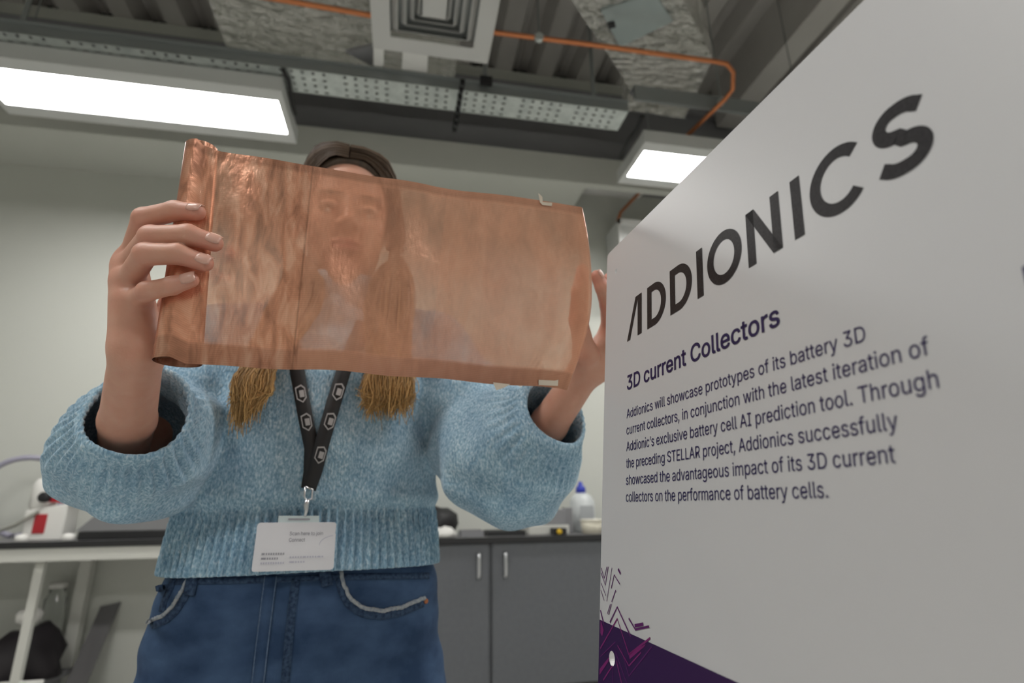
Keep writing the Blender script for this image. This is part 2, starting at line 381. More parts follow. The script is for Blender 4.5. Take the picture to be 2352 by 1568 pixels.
# below the bench: low shelf, dark bag, white pot, board, tub
sh = thing('low_shelf', (-2.1, 3.72, 0), 'low grey shelf on feet under the lab bench', 'shelf')
sz = max(.16, on(60,1568,3.55)[2]-.02)
MB().box((-2.6,3.45,sz-.03), (-1.80,3.95,sz)).build('shelf_board', m_steel_dark, sh)
for lx in (-2.55, -1.88):
    for ly in (3.5, 3.87): MB().box((lx,ly,0), (lx+.04,ly+.04,sz-.03)).build('foot', m_steel_dark, sh)
random.seed(4)
c = on(34,1500,3.6); bw = .16
bagv = MB(); prof = [(.05,0),(.15,.005),(.17,.08),(.15,.16),(.10,.22),(.06,.25),(.02,.26)]
bagv.lathe(prof, (c[0],3.70,sz), 18); bagv.v = [(x_+.025*math.sin(31*z_+17*y_), y_+.02*math.sin(23*x_), z_*1.0+.025*math.sin(37*x_+9*y_)*(1 if z_ > sz+.02 else 0)) for x_,y_,z_ in bagv.v]
zt = max(v_[2] for v_ in bagv.v)
tag(bagv.build('dark_bag', mat('bag_dark',(.02,.016,.02),.6), None, True), 'slumped dark bag on the low shelf under the bench', 'bag')
q = on(36,1440,3.6)
tag(MB().lathe([(.03,0),(.055,.01),(.06,.05),(.045,.07),(.02,.075)], (q[0],3.70,zt-.004), 18).build('white_pot', m_dev, None, True), 'small white pot standing on the slumped dark bag', 'pot')
c2 = on(118,1405,3.9)
gl = thing('glass_jar', (c2[0],3.92,sz), 'tall clear jar behind the dark bag under the bench', 'jar')
m_gl = bpy.data.materials.new('jar_glass'); m_gl.use_nodes = True; b_ = m_gl.node_tree.nodes['Principled BSDF']; b_.inputs['Transmission Weight'].default_value = .9; b_.inputs['Roughness'].default_value = .05; b_.inputs['Base Color'].default_value = (.9,.92,.9,1)
MB().lathe([(.05,0),(.055,.01),(.055,.36),(.04,.39),(.042,.42)], (c2[0],3.92,sz), 20).build('jar_body', m_gl, gl, True)
MB().lathe([(.046,0),(.046,.03)], (c2[0],3.92,sz+.42), 20).build('jar_lid', m_dev, gl, True)
lb = thing('grey_panel', (on(165,1560,3.6)[0],3.75,0), 'thin grey panel leaning against the wall below the lab bench', 'panel')
pp = [on(160,1470,3.9), on(214,1452,3.9)]
MB().prism([(pp[0][0]+.06,3.70,.0), (pp[0][0]+.17,3.70,.0), (pp[1][0]+.08,3.985,.55), (pp[0][0]+.09,3.985,.53)], (0,.01,0)).build('panel_sheet', mat('panel_grey',(.16,.155,.16),.5), lb)
gt = thing('sample_tub', (on(60,1552,3.48)[0],3.48,sz), 'shallow white tub with a green label on the low shelf', 'tub')
gx = on(60,1552,3.48)[0]
MB().box((gx-.10,3.455,sz), (gx+.09,3.47,sz+.05)).build('tub_body', m_dev, gt, bevel=.003)
MB().box((gx-.03,3.452,sz+.012), (gx+.02,3.455,sz+.04)).build('label_patch', mat('green_label',(.02,.30,.03),.5), gt)

# things on the right-hand worktop
def ctop(px, Y): return on(px,1220,Y)[0]
bx_ = ctop(1022,3.62)
bg = MB().lathe([(.06,0),(.11,.01),(.12,.06),(.11,.12),(.07,.17),(.03,.18)], (bx_-.03,3.75,CZ), 18)
bg.v = [(x_+.015*math.sin(31*z_+9*y_), y_+.015*math.sin(23*x_), z_+.010*math.sin(40*x_)*(z_ > CZ+.02)) for x_,y_,z_ in bg.v]
tag(bg.build('black_pouch', m_black, None, True), 'black crumpled pouch on the worktop beside the jumper hem', 'pouch')
pa_ = MB().lathe([(.03,0),(.062,.004),(.065,.025),(.045,.05),(.015,.06)], (ctop(1022,3.45),3.47,CZ), 14)
pa_.v = [(x_+.012*math.sin(70*z_+40*y_), y_+.010*math.sin(60*x_), z_+.008*math.sin(80*x_+50*y_)*(z_ > CZ+.008)) for x_,y_,z_ in pa_.v]
tag(pa_.build('crumpled_tissue', m_dev, None, True), 'crumpled white tissue on the worktop in front of the black pouch', 'tissue')
def tray_thing(name, x0, x1, y0, y1, h, m, lab, cat, inner=None):
    t = thing(name, ((x0+x1)/2,(y0+y1)/2,CZ), lab, cat)
    b = MB().box((x0,y0,CZ), (x1,y1,CZ+.006)).box((x0,y0,CZ+.006), (x1,y0+.006,CZ+h)).box((x0,y1-.006,CZ+.006), (x1,y1,CZ+h)).box((x0,y0+.006,CZ+.006), (x0+.006,y1-.006,CZ+h)).box((x1-.006,y0+.006,CZ+.006), (x1,y1-.006,CZ+h))
    b.build('tray_body', m, t)
    if inner: MB().box((x0+.02,y0+.02,CZ+.006), (x1-.02,y1-.02,CZ+h*.8)).build('contents', inner, t, bevel=.004)
    return t
tray_thing('parts_tray', ctop(1060,3.5), ctop(1110,3.5), 3.48, 3.66, .035, m_steel_dark, 'shallow dark parts tray beside the crumpled tissue', 'tray', m_red)
tray_thing('parts_tray', ctop(1118,3.5), ctop(1205,3.5), 3.47, 3.68, .03, m_topedge, 'long black parts tray in the middle of the worktop', 'tray', m_galv_d)
bk = thing('instrument_case', (ctop(1255,3.6),3.62,CZ), 'pale flat instrument case with dark lid on the worktop', 'case')
MB().box((ctop(1212,3.55),3.52,CZ), (ctop(1305,3.55),3.78,CZ+.055)).build('case_body', m_bench, bk, bevel=.005)
MB().box((ctop(1214,3.55),3.56,CZ+.055), (ctop(1303,3.55),3.78,CZ+.15)).build('case_lid', m_steel_dark, bk, bevel=.006)
yk = thing('control_knob_box', (ctop(1283,3.45),3.44,CZ), 'small black switch box with a yellow button on the worktop', 'switch')
MB().box((ctop(1268,3.45),3.43,CZ), (ctop(1300,3.45),3.50,CZ+.04)).build('switch_body', m_black, yk, bevel=.003)
MB().lathe([(.016,0),(.016,.014),(.01,.02)], (ctop(1284,3.43),3.43,CZ+.02), 14, (0,-1,0)).build('button', mat('yellow_button',(.75,.48,.02),.4), yk, True)
wbx = ctop(1343,3.72)
wbt = thing('wash_bottle', (wbx,3.75,CZ), 'white wash bottle with a blue cap on the worktop', 'bottle')
MB().lathe([(.08,0),(.085,.01),(.085,.20),(.06,.24),(.03,.255)], (wbx,3.75,CZ), 22).build('bottle_body', mat('bottle_white',(.62,.65,.66),.3), wbt, True)
MB().lathe([(.034,0),(.034,.035),(.018,.05),(.012,.075)], (wbx-.005,3.75,CZ+.255), 16).build('cap', mat('cap_blue',(.03,.05,.45),.4), wbt, True)
MB().box((wbx-.04,3.662,CZ+.08), (wbx+.05,3.667,CZ+.17)).build('bottle_label', mat('label_grey',(.40,.42,.44),.5), wbt)
tx = ctop(1362,3.5)
tub = thing('cream_tub', (tx,3.52,CZ), 'short cream coloured round tub in front of the wash bottle', 'tub')
MB().lathe([(.062,0),(.07,.075),(.064,.075),(.056,.01)], (tx,3.52,CZ), 24).build('tub_wall', mat('tub_cream',(.74,.70,.58),.5), tub, True)
MB().lathe([(.074,0),(.074,.010),(.066,.012)], (tx,3.52,CZ+.075), 24).build('tub_lid', mat('tub_lid',(.78,.75,.65),.5), tub, True)
bs = ctop(1305,3.6)
tag(MB().box((bs-.02,3.58,CZ), (bs+.03,3.66,CZ+.16)).build('dark_holder', m_steel_dark, None, bevel=.004), 'dark upright holder beside the wash bottle on the worktop', 'holder')

# ------------------------------------------------------------------ the sign board
def dirw(x, y): v = ROT @ np.array([x-CX, -(y-CY), -F_PX]); return v/np.linalg.norm(v)
Bh = -dirw(812,1164); Bv = dirw(1472,-3053); Bv = Bv - Bh*Bv.dot(Bh); Bv /= np.linalg.norm(Bv); Bn = np.cross(Bh, Bv)
BO = Pd(1440,785,.48)                         # lower left corner of the logo
def bp(s, t, d=0.0): return BO + Bh*(s/1000) + Bv*(t/1000) + Bn*d    # millimetres on the board
sgn = thing('sign_board', (BO[0]+.05, BO[1]-.25, 0), 'white printed project sign board with black logo and purple corner', 'sign')
m_board = mat('board_white', (.52,.52,.53), .42, noise=(3, (.51,.51,.52)), bump=(900,.05,.0004))
m_ink = mat('ink_black', (.012,.011,.012), .5, noise=(700, (.026,.024,.026)), spec=.2)
m_navy = mat('ink_navy', (.016,.009,.075), .5)
m_purple = mat('ink_purple', (.028,.004,.055), .45)
m_mag = mat('ink_magenta', (.17,.012,.12), .45); m_mag2 = mat('ink_plum', (.09,.008,.10), .45)
m_core = mat('foam_core', (.74,.74,.74), .7)
S0, S1, T0, T1 = -45, 549, -314, 106.5
r = 5; out = []
for (cs, ct, a0) in ((S1-r,T1-r,0), (S0+r,T1-r,90), (S0+r,T0+r,180), (S1-r,T0+r,270)):
    for k in range(6): a = math.radians(a0+18*k); out.append((cs+r*math.cos(a), ct+r*math.sin(a)))
from mathutils.geometry import tessellate_polygon
HOLES = [[(hs+rr*math.cos(a), ht+rr*math.sin(a)) for a in np.linspace(0,2*math.pi,24,endpoint=False)] for hs, ht, rr in ((-24.1,79.5,2.6), (-20.5,-251.9,5.2))]
def holed(loops, d):          # flat face with holes on the board
    pts_ = [p for l in loops for p in l]
    return [bp(s,t,d) for s,t in pts_], [tuple(t) for t in tessellate_polygon([[Vector((p[0],p[1],0)) for p in l] for l in loops])]
pn = MB(); pn.add(*holed([out]+HOLES, 0)); pn.add(*holed([out]+HOLES, -.005))
n_ = len(out); pn.add([bp(s,t,0) for s,t in out]+[bp(s,t,-.005) for s,t in out], [(i,(i+1) % n_,n_+(i+1) % n_,n_+i) for i in range(n_)])
pn.build('panel', m_board, sgn)
for hl_ in HOLES:
    k_ = len(hl_); MB().add([bp(s,t,0) for s,t in hl_]+[bp(s,t,-.005) for s,t in hl_], [(i,(i+1) % k_,k_+(i+1) % k_,k_+i) for i in range(k_)]).build('hole_rim', m_core, sgn)
def flat(polys, name, m, d=.00025):
    mb = MB()
    for poly in polys:
        mb.add([bp(s,t,d) for s,t in poly], [tuple(range(len(poly)))])
    o = mb.build(name, m, sgn); return o
band = [(S0+.2,-228.8),(S1-.2,-228.8),(S1-.2,T0+5),(S1-2,T0+1.8),(S1-5,T0+.3),(S0+5,T0+.3),(S0+2,T0+1.8),(S0+.2,T0+5)]
MB().add(*holed([band, HOLES[1]], .0002)).build('purple_band', m_purple, sgn)
# logo letters as stroked outlines (mm on the board)
def stroke(pts, w_):
    pts = [np.array(p, float) for p in pts]; L = []; Rr = []
    for i in range(len(pts)):
        a = pts[max(i-1,0)]; b = pts[min(i+1,len(pts)-1)]; t = (b-a)/np.linalg.norm(b-a); n = np.array([-t[1],t[0]])
        L.append(pts[i]+n*w_/2); Rr.append(pts[i]-n*w_/2)
    return [[L[i],L[i+1],Rr[i+1],Rr[i]] for i in range(len(pts)-1)]
def arc(cx_, cy_, rx, ry, a0, a1, n=24): return [(cx_+rx*math.cos(math.radians(a)), cy_+ry*math.sin(math.radians(a))) for a in np.linspace(a0,a1,n)]
Hc = 36.8; W_ = 7.1
def rect(x0, y0, x1, y1): return [[(x0,y0),(x1,y0),(x1,y1),(x0,y1)]]
def letter_D(x0, x1):
    ro = Hc/2; q = rect(x0,0,x0+W_,Hc); xc = x1-ro*.98
    q += rect(x0+W_,Hc-6.4,xc,Hc) + rect(x0+W_,0,xc,6.4)
    o_ = arc(xc,Hc/2,x1-xc,Hc/2,90,-90); i_ = arc(xc,Hc/2,x1-xc-W_,Hc/2-6.4,90,-90)
    return q + [[o_[k],o_[k+1],i_[k+1],i_[k]] for k in range(len(o_)-1)]
def ring(x0, x1, a0, a1, n=40):
    xc = (x0+x1)/2; o_ = arc(xc,Hc/2,(x1-x0)/2,Hc/2+.4,a0,a1,n); i_ = arc(xc,Hc/2,(x1-x0)/2-W_,Hc/2-6.3,a0,a1,n)
    return [[o_[k],o_[k+1],i_[k+1],i_[k]] for k in range(n-1)]
L_ = [('letter_a', rect(19.9,0,27,Hc) + [[(.6,0),(6.2,0),(19.9,33.2),(19.9,Hc),(15.9,Hc)]]),
      ('letter_d', letter_D(36.4,65.6)), ('letter_d', letter_D(71.8,101.2)), ('letter_i', rect(107.3,0,114.5,Hc)),
      ('letter_o', ring(119.6,155.6,0,360)),
      ('letter_n', rect(160.8,0,167.7,Hc) + rect(182.4,0,189.4,Hc) + [[(160.8,Hc),(168.2,Hc),(189.4,0),(182.0,0)]]),
      ('letter_i', rect(198.5,0,205.5,Hc)), ('letter_c', ring(211.2,247.5,43,317)),]
s_ = arc(263.4,Hc-9.9,9.6,6.6,25,90,9) + arc(261.9,Hc-9.9,8.0,6.6,90,270,20)[1:]
s_ += arc(265.2,9.9,8.3,6.6,90,-90,20)[0:] + arc(263.4,9.9,10.4,6.6,-90,-155,9)[1:]
s_[0] = (273.9,Hc-7.9); s_[-1] = (252.6,7.6)
L_.append(('letter_s', stroke(s_, 7.0)))
for nm, polys in L_: flat(polys, nm, m_ink)
# printed text
# outlines of the letters used (advance, contours) in thousandths of the letter size
GLYPHS = {
 ' ': (188, []),
 ',': (188, [[[38,-119],[68,71],[137,71],[84,-119]]]),
 '.': (188, [[[95,-4],[83,-3],[73,1],[63,9],[55,18],[51,29],[50,41],[51,53],[55,64],[63,73],[73,81],[83,85],[95,87],[107,85],[118,81],[128,73],[135,64],[140,53],[141,41],[140,29],[135,18],[128,9],[118,1],[107,-3]]]),
 '3': (453, [[[218,-7],[188,-5],[159,1],[133,10],[108,22],[88,38],[70,57],[57,79],[48,104],[44,132],[109,132],[112,115],[118,100],[126,87],[137,76],[150,66],[165,59],[219,50],[275,61],[291,69],[304,80],[315,93],[323,108],[328,125],[329,145],[328,163],[323,180],[316,196],[306,211],[292,223],[275,234],[254,241],[229,246],[201,248],[157,248],[157,299],[288,448],[288,452],[70,452],[70,509],[372,509],[372,461],[211,278],[211,289],[247,290],[279,286],[308,276],[333,262],[354,244],[371,222],[383,198],[391,173],[393,145],[390,116],[383,90],[370,66],[354,45],[333,27],[309,12],[281,2],[251,-5]]]),
 'A': (480, [[[16,0],[201,509],[276,509],[463,0],[395,0],[287,302],[264,372],[232,478],[245,478],[213,371],[191,302],[85,0]],[[110,142],[110,199],[370,199],[370,142]]]),
 'C': (510, [[[267,-7],[225,-3],[186,7],[150,25],[119,49],[92,79],[70,115],[53,157],[44,203],[40,254],[44,305],[53,352],[70,393],[92,429],[119,459],[150,484],[186,501],[225,512],[267,516],[340,504],[362,496],[383,485],[402,471],[419,456],[435,438],[448,418],[459,397],[467,373],[473,348],[408,348],[389,395],[357,428],[315,449],[267,456],[237,453],[209,445],[184,432],[161,414],[141,391],[125,364],[113,332],[106,295],[103,254],[106,213],[113,177],[125,145],[141,117],[161,94],[184,76],[210,63],[237,56],[267,53],[315,60],[357,81],[389,114],[408,160],[473,160],[467,135],[459,112],[448,91],[435,71],[420,53],[402,38],[383,24],[363,13],[341,5],[317,-2],[293,-6]]]),
 'D': (502, [[[219,0],[96,0],[96,57],[215,57],[254,60],[288,68],[318,81],[343,99],[363,122],[379,149],[390,181],[397,216],[399,255],[397,294],[390,329],[379,361],[364,388],[344,410],[320,428],[291,441],[258,449],[221,452],[93,452],[93,509],[225,509],[273,505],[315,495],[353,478],[385,455],[412,426],[433,391],[449,351],[458,306],[462,255],[458,205],[449,159],[433,119],[411,83],[384,54],[351,31],[312,14],[268,3]],[[125,509],[125,0],[60,0],[60,509]]]),
 'E': (419, [[[60,0],[60,509],[372,509],[372,452],[125,452],[125,286],[355,286],[355,229],[125,229],[125,57],[375,57],[375,0]]]),
 'I': (300, [[[31,0],[31,57],[118,57],[118,452],[31,452],[31,509],[269,509],[269,452],[183,452],[183,57],[269,57],[269,0]]]),
 'L': (393, [[[60,0],[60,509],[125,509],[125,57],[361,57],[361,0]]]),
 'R': (449, [[[60,0],[60,509],[236,509],[273,506],[305,500],[333,489],[356,473],[376,455],[390,433],[401,408],[407,381],[409,352],[407,323],[401,296],[390,271],[376,250],[356,232],[333,217],[305,206],[273,200],[236,198],[96,198],[96,255],[234,255],[258,256],[280,260],[298,267],[313,276],[325,287],[334,300],[340,316],[344,333],[345,352],[344,371],[340,389],[334,405],[325,419],[313,430],[298,440],[279,446],[258,451],[233,452],[125,452],[125,0]],[[353,0],[230,229],[303,229],[428,0]]]),
 'S': (447, [[[224,-9],[188,-7],[156,-1],[128,9],[102,23],[81,40],[64,60],[51,83],[42,109],[38,137],[104,137],[108,118],[114,102],[123,88],[136,76],[150,66],[166,59],[224,49],[246,50],[267,54],[286,60],[303,69],[317,79],[329,92],[338,106],[344,122],[346,139],[344,154],[340,168],[332,179],[296,205],[245,222],[184,239],[145,253],[112,269],[86,289],[67,313],[56,341],[52,372],[54,400],[62,425],[75,448],[92,468],[113,484],[138,498],[165,508],[195,514],[227,516],[259,514],[289,508],[316,498],[340,484],[360,468],[377,449],[390,427],[398,403],[401,378],[337,378],[332,402],[320,421],[302,437],[280,449],[254,456],[225,459],[204,457],[185,454],[167,448],[152,440],[139,430],[129,418],[121,405],[117,391],[115,376],[117,359],[122,345],[131,334],[169,308],[212,293],[264,279],[312,264],[359,238],[395,198],[402,180],[407,161],[408,139],[406,112],[399,87],[386,64],[370,43],[349,25],[323,11],[294,0],[261,-7]]]),
 'T': (449, [[[32,452],[32,509],[417,509],[417,452],[257,452],[257,0],[193,0],[193,452]]]),
 'a': (389, [[[160,-9],[137,-7],[115,-3],[94,5],[76,15],[60,29],[48,45],[38,63],[32,84],[30,108],[32,128],[36,146],[43,161],[53,174],[64,184],[78,193],[125,211],[178,220],[234,227],[265,235],[271,240],[274,246],[276,255],[276,257],[267,297],[240,322],[196,331],[149,322],[118,301],[100,274],[41,291],[51,313],[64,331],[79,346],[95,358],[114,368],[133,375],[194,384],[239,379],[286,360],[300,350],[312,336],[322,320],[330,301],[335,278],[337,251],[337,0],[277,0],[277,52],[272,52],[252,25],[215,1]],[[170,45],[192,47],[211,51],[228,59],[242,68],[254,80],[263,93],[270,108],[274,122],[276,138],[276,190],[259,182],[231,176],[200,171],[175,168],[134,159],[103,139],[97,130],[93,118],[92,105],[102,72],[130,52]]]),
 'b': (424, [[[229,-8],[208,-7],[189,-3],[172,4],[138,31],[118,59],[112,59],[112,0],[53,0],[53,509],[114,509],[114,319],[118,319],[137,346],[171,373],[188,379],[207,383],[229,384],[259,382],[287,374],[313,361],[335,342],[354,320],[370,293],[381,261],[388,227],[390,189],[388,151],[381,116],[370,84],[355,57],[336,34],[313,16],[288,3],[260,-6]],[[220,47],[242,49],[262,55],[279,66],[294,80],[306,97],[316,117],[323,139],[327,163],[328,189],[327,215],[323,239],[316,261],[307,281],[295,298],[280,311],[262,322],[243,328],[220,330],[198,328],[178,322],[161,312],[147,299],[134,282],[125,263],[118,241],[114,216],[113,189],[114,162],[118,138],[125,115],[135,95],[147,78],[162,65],[179,55],[198,49]]]),
 'c': (396, [[[207,-8],[174,-5],[144,3],[117,16],[93,35],[72,58],[56,85],[44,116],[37,150],[34,187],[37,225],[44,260],[56,291],[72,318],[93,341],[117,360],[144,374],[174,382],[207,384],[260,377],[305,356],[340,322],[362,277],[303,262],[290,289],[270,311],[242,325],[207,330],[184,328],[163,321],[145,310],[130,296],[118,278],[108,258],[102,236],[98,212],[96,187],[98,163],[102,139],[108,117],[118,97],[130,80],[145,66],[163,55],[184,49],[207,46],[243,52],[271,66],[292,89],[304,117],[363,102],[341,56],[306,21],[261,-1]]]),
 'd': (424, [[[195,-8],[165,-6],[137,3],[111,16],[89,34],[70,57],[55,84],[43,116],[36,151],[34,189],[36,227],[43,261],[55,293],[70,320],[89,342],[112,361],[137,374],[165,382],[196,384],[218,383],[237,379],[253,373],[287,346],[306,319],[311,319],[311,509],[372,509],[372,0],[313,0],[313,59],[307,59],[287,31],[252,4],[236,-3],[217,-7]],[[205,47],[226,49],[246,55],[263,65],[278,78],[290,95],[299,115],[306,138],[310,162],[312,189],[310,216],[306,241],[300,263],[290,282],[278,299],[263,312],[246,322],[227,328],[205,330],[182,328],[162,322],[145,311],[130,298],[118,281],[108,261],[102,239],[98,215],[96,189],[98,163],[102,139],[109,117],[118,97],[130,80],[145,66],[162,55],[182,49]]]),
 'e': (404, [[[212,-8],[177,-5],[145,3],[117,16],[92,35],[72,58],[56,85],[44,116],[37,150],[34,187],[36,224],[44,258],[55,290],[71,317],[91,340],[115,359],[142,373],[172,382],[205,384],[266,374],[285,366],[303,355],[319,341],[334,324],[347,305],[357,282],[365,256],[370,227],[371,194],[371,169],[75,169],[75,221],[338,221],[310,202],[308,226],[304,248],[298,269],[288,286],[277,301],[263,314],[246,323],[227,328],[205,330],[183,328],[164,323],[146,313],[131,301],[119,286],[109,270],[102,251],[97,231],[96,211],[96,178],[98,151],[102,127],[110,106],[121,88],[135,73],[151,61],[169,53],[190,48],[212,46],[254,53],[285,73],[306,105],[365,91],[358,72],[348,55],[335,39],[320,26],[302,14],[283,4],[261,-3],[237,-7]]]),
 'f': (254, [[[228,379],[228,327],[6,327],[6,379]],[[81,0],[81,432],[82,452],[87,470],[96,486],[107,499],[120,510],[135,519],[187,530],[222,527],[243,521],[227,468],[215,472],[195,474],[178,472],[164,468],[154,460],[147,449],[143,435],[142,419],[142,0]]]),
 'g': (425, [[[207,-151],[180,-149],[156,-146],[134,-140],[82,-110],[51,-69],[101,-41],[122,-66],[154,-88],[207,-97],[236,-95],[261,-87],[282,-75],[298,-58],[308,-34],[311,-6],[311,68],[306,68],[287,41],[252,16],[236,10],[217,6],[195,5],[165,7],[138,14],[113,27],[90,43],[71,65],[55,90],[43,120],[36,154],[34,191],[36,229],[43,263],[55,293],[71,320],[90,342],[112,361],[138,374],[166,382],[196,384],[218,383],[237,379],[253,373],[288,346],[308,319],[313,319],[313,379],[372,379],[372,-9],[370,-40],[363,-67],[350,-90],[334,-109],[314,-124],[291,-136],[265,-144],[237,-149]],[[205,59],[227,61],[246,66],[264,75],[278,87],[290,103],[300,121],[307,142],[311,166],[312,193],[311,219],[307,242],[300,264],[291,283],[279,299],[264,312],[247,322],[227,328],[205,330],[182,328],[163,322],[145,312],[130,298],[118,282],[109,262],[102,241],[98,218],[96,193],[98,167],[102,144],[109,123],[118,104],[131,88],[145,76],[163,66],[183,61]]]),
 'h': (410, [[[114,227],[114,0],[53,0],[53,509],[114,509],[114,287],[102,287],[116,319],[132,344],[152,362],[175,374],[200,382],[227,384],[252,383],[275,377],[295,369],[313,356],[328,340],[341,321],[350,298],[355,271],[357,240],[357,0],[296,0],[296,235],[293,263],[286,286],[273,304],[256,318],[235,326],[210,329],[192,328],[176,324],[161,317],[147,308],[136,297],[126,283],[119,266],[115,248]]]),
 'i': (167, [[[53,0],[53,379],[114,379],[114,0]],[[84,443],[73,444],[63,448],[54,455],[47,463],[43,472],[41,483],[43,494],[47,504],[54,512],[63,518],[73,522],[84,524],[95,522],[105,518],[114,512],[121,504],[125,494],[126,483],[125,472],[121,463],[114,455],[105,448],[95,444]]]),
 'j': (167, [[[53,379],[114,379],[114,-30],[112,-52],[108,-72],[102,-90],[92,-106],[80,-119],[65,-129],[47,-137],[27,-141],[4,-143],[-10,-143],[-10,-87],[2,-87],[18,-85],[31,-80],[40,-72],[47,-61],[51,-46],[53,-29]],[[83,443],[72,444],[62,448],[53,455],[47,463],[42,472],[41,483],[42,494],[47,504],[53,512],[62,518],[72,522],[83,524],[95,522],[105,518],[114,512],[120,504],[125,494],[126,483],[125,472],[120,463],[114,455],[105,448],[95,444]]]),
 'l': (189, [[[139,-2],[112,0],[91,8],[74,20],[62,37],[55,59],[53,84],[53,509],[114,509],[114,99],[120,62],[126,57],[135,53],[146,52],[160,53],[170,54],[181,3],[162,-1]]]),
 'm': (610, [[[53,0],[53,379],[112,379],[112,295],[108,295],[114,314],[122,331],[132,346],[172,376],[219,386],[245,383],[268,375],[287,361],[303,342],[314,320],[321,295],[312,295],[318,312],[326,329],[337,343],[381,375],[437,386],[458,385],[478,380],[497,372],[514,361],[529,346],[541,328],[550,307],[555,283],[557,255],[557,0],[496,0],[496,254],[493,279],[485,298],[473,313],[456,323],[438,329],[419,330],[402,329],[387,326],[374,320],[345,290],[335,247],[335,0],[274,0],[274,260],[272,280],[265,297],[253,311],[238,322],[220,328],[199,330],[158,320],[145,312],[135,302],[126,289],[119,274],[115,257],[114,238],[114,0]]]),
 'n': (410, [[[114,227],[114,0],[53,0],[53,379],[112,379],[112,287],[102,287],[116,319],[132,344],[152,362],[175,374],[200,382],[227,384],[252,383],[275,377],[295,369],[313,356],[328,340],[341,321],[350,298],[355,271],[357,240],[357,0],[296,0],[296,235],[293,263],[286,286],[273,304],[256,318],[235,326],[210,329],[192,328],[176,324],[161,317],[147,308],[136,297],[126,283],[119,266],[115,248]]]),
 'o': (415, [[[207,-8],[174,-5],[144,3],[117,16],[93,35],[72,58],[56,85],[44,116],[37,150],[34,187],[37,225],[44,260],[56,291],[72,318],[93,341],[117,360],[144,374],[174,382],[207,384],[241,382],[271,374],[299,360],[323,341],[343,318],[359,291],[371,260],[379,225],[381,187],[379,150],[371,116],[359,85],[343,58],[323,35],[299,16],[271,3],[241,-5]],[[207,46],[231,49],[252,55],[270,66],[285,80],[298,97],[307,117],[314,139],[318,163],[319,187],[318,212],[314,236],[307,258],[298,278],[285,296],[270,310],[252,321],[231,328],[207,330],[184,328],[163,321],[145,310],[130,296],[118,278],[108,258],[102,236],[98,212],[96,187],[98,163],[102,139],[108,117],[118,97],[130,80],[145,66],[163,55],[184,49]]]),
 'p': (424, [[[53,-143],[53,379],[112,379],[112,319],[118,319],[137,346],[171,373],[188,379],[207,383],[229,384],[259,382],[287,374],[313,361],[335,342],[354,320],[370,293],[381,261],[388,227],[390,189],[388,151],[381,116],[370,84],[355,57],[336,34],[313,16],[288,3],[260,-6],[229,-8],[208,-7],[189,-3],[173,4],[138,31],[118,59],[114,59],[114,-143]],[[220,47],[242,49],[262,55],[279,66],[294,80],[306,97],[316,117],[323,139],[327,163],[328,189],[327,215],[323,239],[316,261],[307,281],[295,298],[280,311],[262,322],[243,328],[220,330],[198,328],[178,322],[161,312],[147,299],[134,282],[125,263],[118,241],[114,216],[113,189],[114,162],[118,138],[125,115],[135,95],[147,78],[162,65],[179,55],[198,49]]]),
 'r': (259, [[[53,0],[53,379],[112,379],[112,321],[115,321],[124,339],[137,354],[152,367],[171,377],[191,383],[213,385],[229,384],[243,384],[243,322],[230,324],[207,326],[190,324],[174,321],[159,315],[146,306],[135,296],[126,284],[119,269],[115,254],[114,237],[114,0]]]),
 's': (365, [[[182,-8],[157,-7],[133,-3],[112,3],[93,12],[76,24],[62,38],[50,54],[41,73],[36,94],[94,107],[101,87],[111,72],[124,60],[141,52],[160,47],[181,45],[206,47],[227,53],[244,62],[258,74],[265,88],[268,103],[266,115],[262,126],[254,136],[243,144],[229,150],[212,155],[149,170],[118,180],[92,192],[72,208],[58,227],[50,249],[47,274],[49,295],[55,314],[65,332],[79,347],[95,360],[115,370],[137,378],[161,383],[187,384],[212,383],[234,379],[254,372],[271,363],[286,352],[299,339],[324,290],[268,277],[262,291],[254,304],[243,316],[228,325],[210,331],[187,333],[166,331],[147,326],[131,317],[119,305],[111,292],[109,277],[110,264],[115,253],[124,243],[172,223],[229,209],[261,200],[287,187],[306,171],[320,153],[328,131],[331,107],[329,85],[323,65],[312,47],[298,31],[281,18],[260,6],[236,-2],[210,-7]]]),
 't': (227, [[[204,379],[204,327],[6,327],[6,379]],[[65,471],[126,471],[126,98],[127,83],[130,70],[136,61],[144,55],[156,51],[170,50],[185,51],[202,54],[213,2],[192,-3],[168,-4],[138,-1],[113,7],[92,21],[77,41],[68,64],[65,93]]]),
 'u': (410, [[[182,-5],[158,-3],[135,2],[115,11],[97,23],[82,39],[69,59],[60,82],[54,109],[53,139],[53,379],[114,379],[114,144],[116,117],[124,94],[137,75],[154,61],[175,53],[200,50],[218,51],[234,55],[249,62],[263,71],[274,83],[283,97],[290,113],[295,132],[296,153],[296,379],[357,379],[357,0],[298,0],[298,92],[307,92],[294,60],[277,35],[257,17],[234,5],[209,-3]]]),
 'v': (389, [[[163,0],[17,379],[84,379],[165,155],[187,87],[206,21],[184,21],[203,87],[224,155],[305,379],[371,379],[226,0]]]),
 'w': (567, [[[138,0],[23,379],[87,379],[133,214],[154,137],[175,41],[165,41],[186,135],[206,214],[252,379],[316,379],[362,214],[382,136],[402,41],[391,41],[413,135],[434,214],[480,379],[545,379],[429,0],[368,0],[319,172],[305,225],[291,280],[277,338],[291,338],[277,280],[263,225],[248,172],[199,0]]]),
 'x': (379, [[[21,0],[171,218],[171,171],[29,379],[100,379],[147,306],[179,253],[207,206],[175,206],[202,253],[233,306],[282,379],[352,379],[209,169],[209,214],[358,0],[287,0],[231,85],[200,136],[173,182],[205,182],[178,136],[148,85],[91,0]]]),
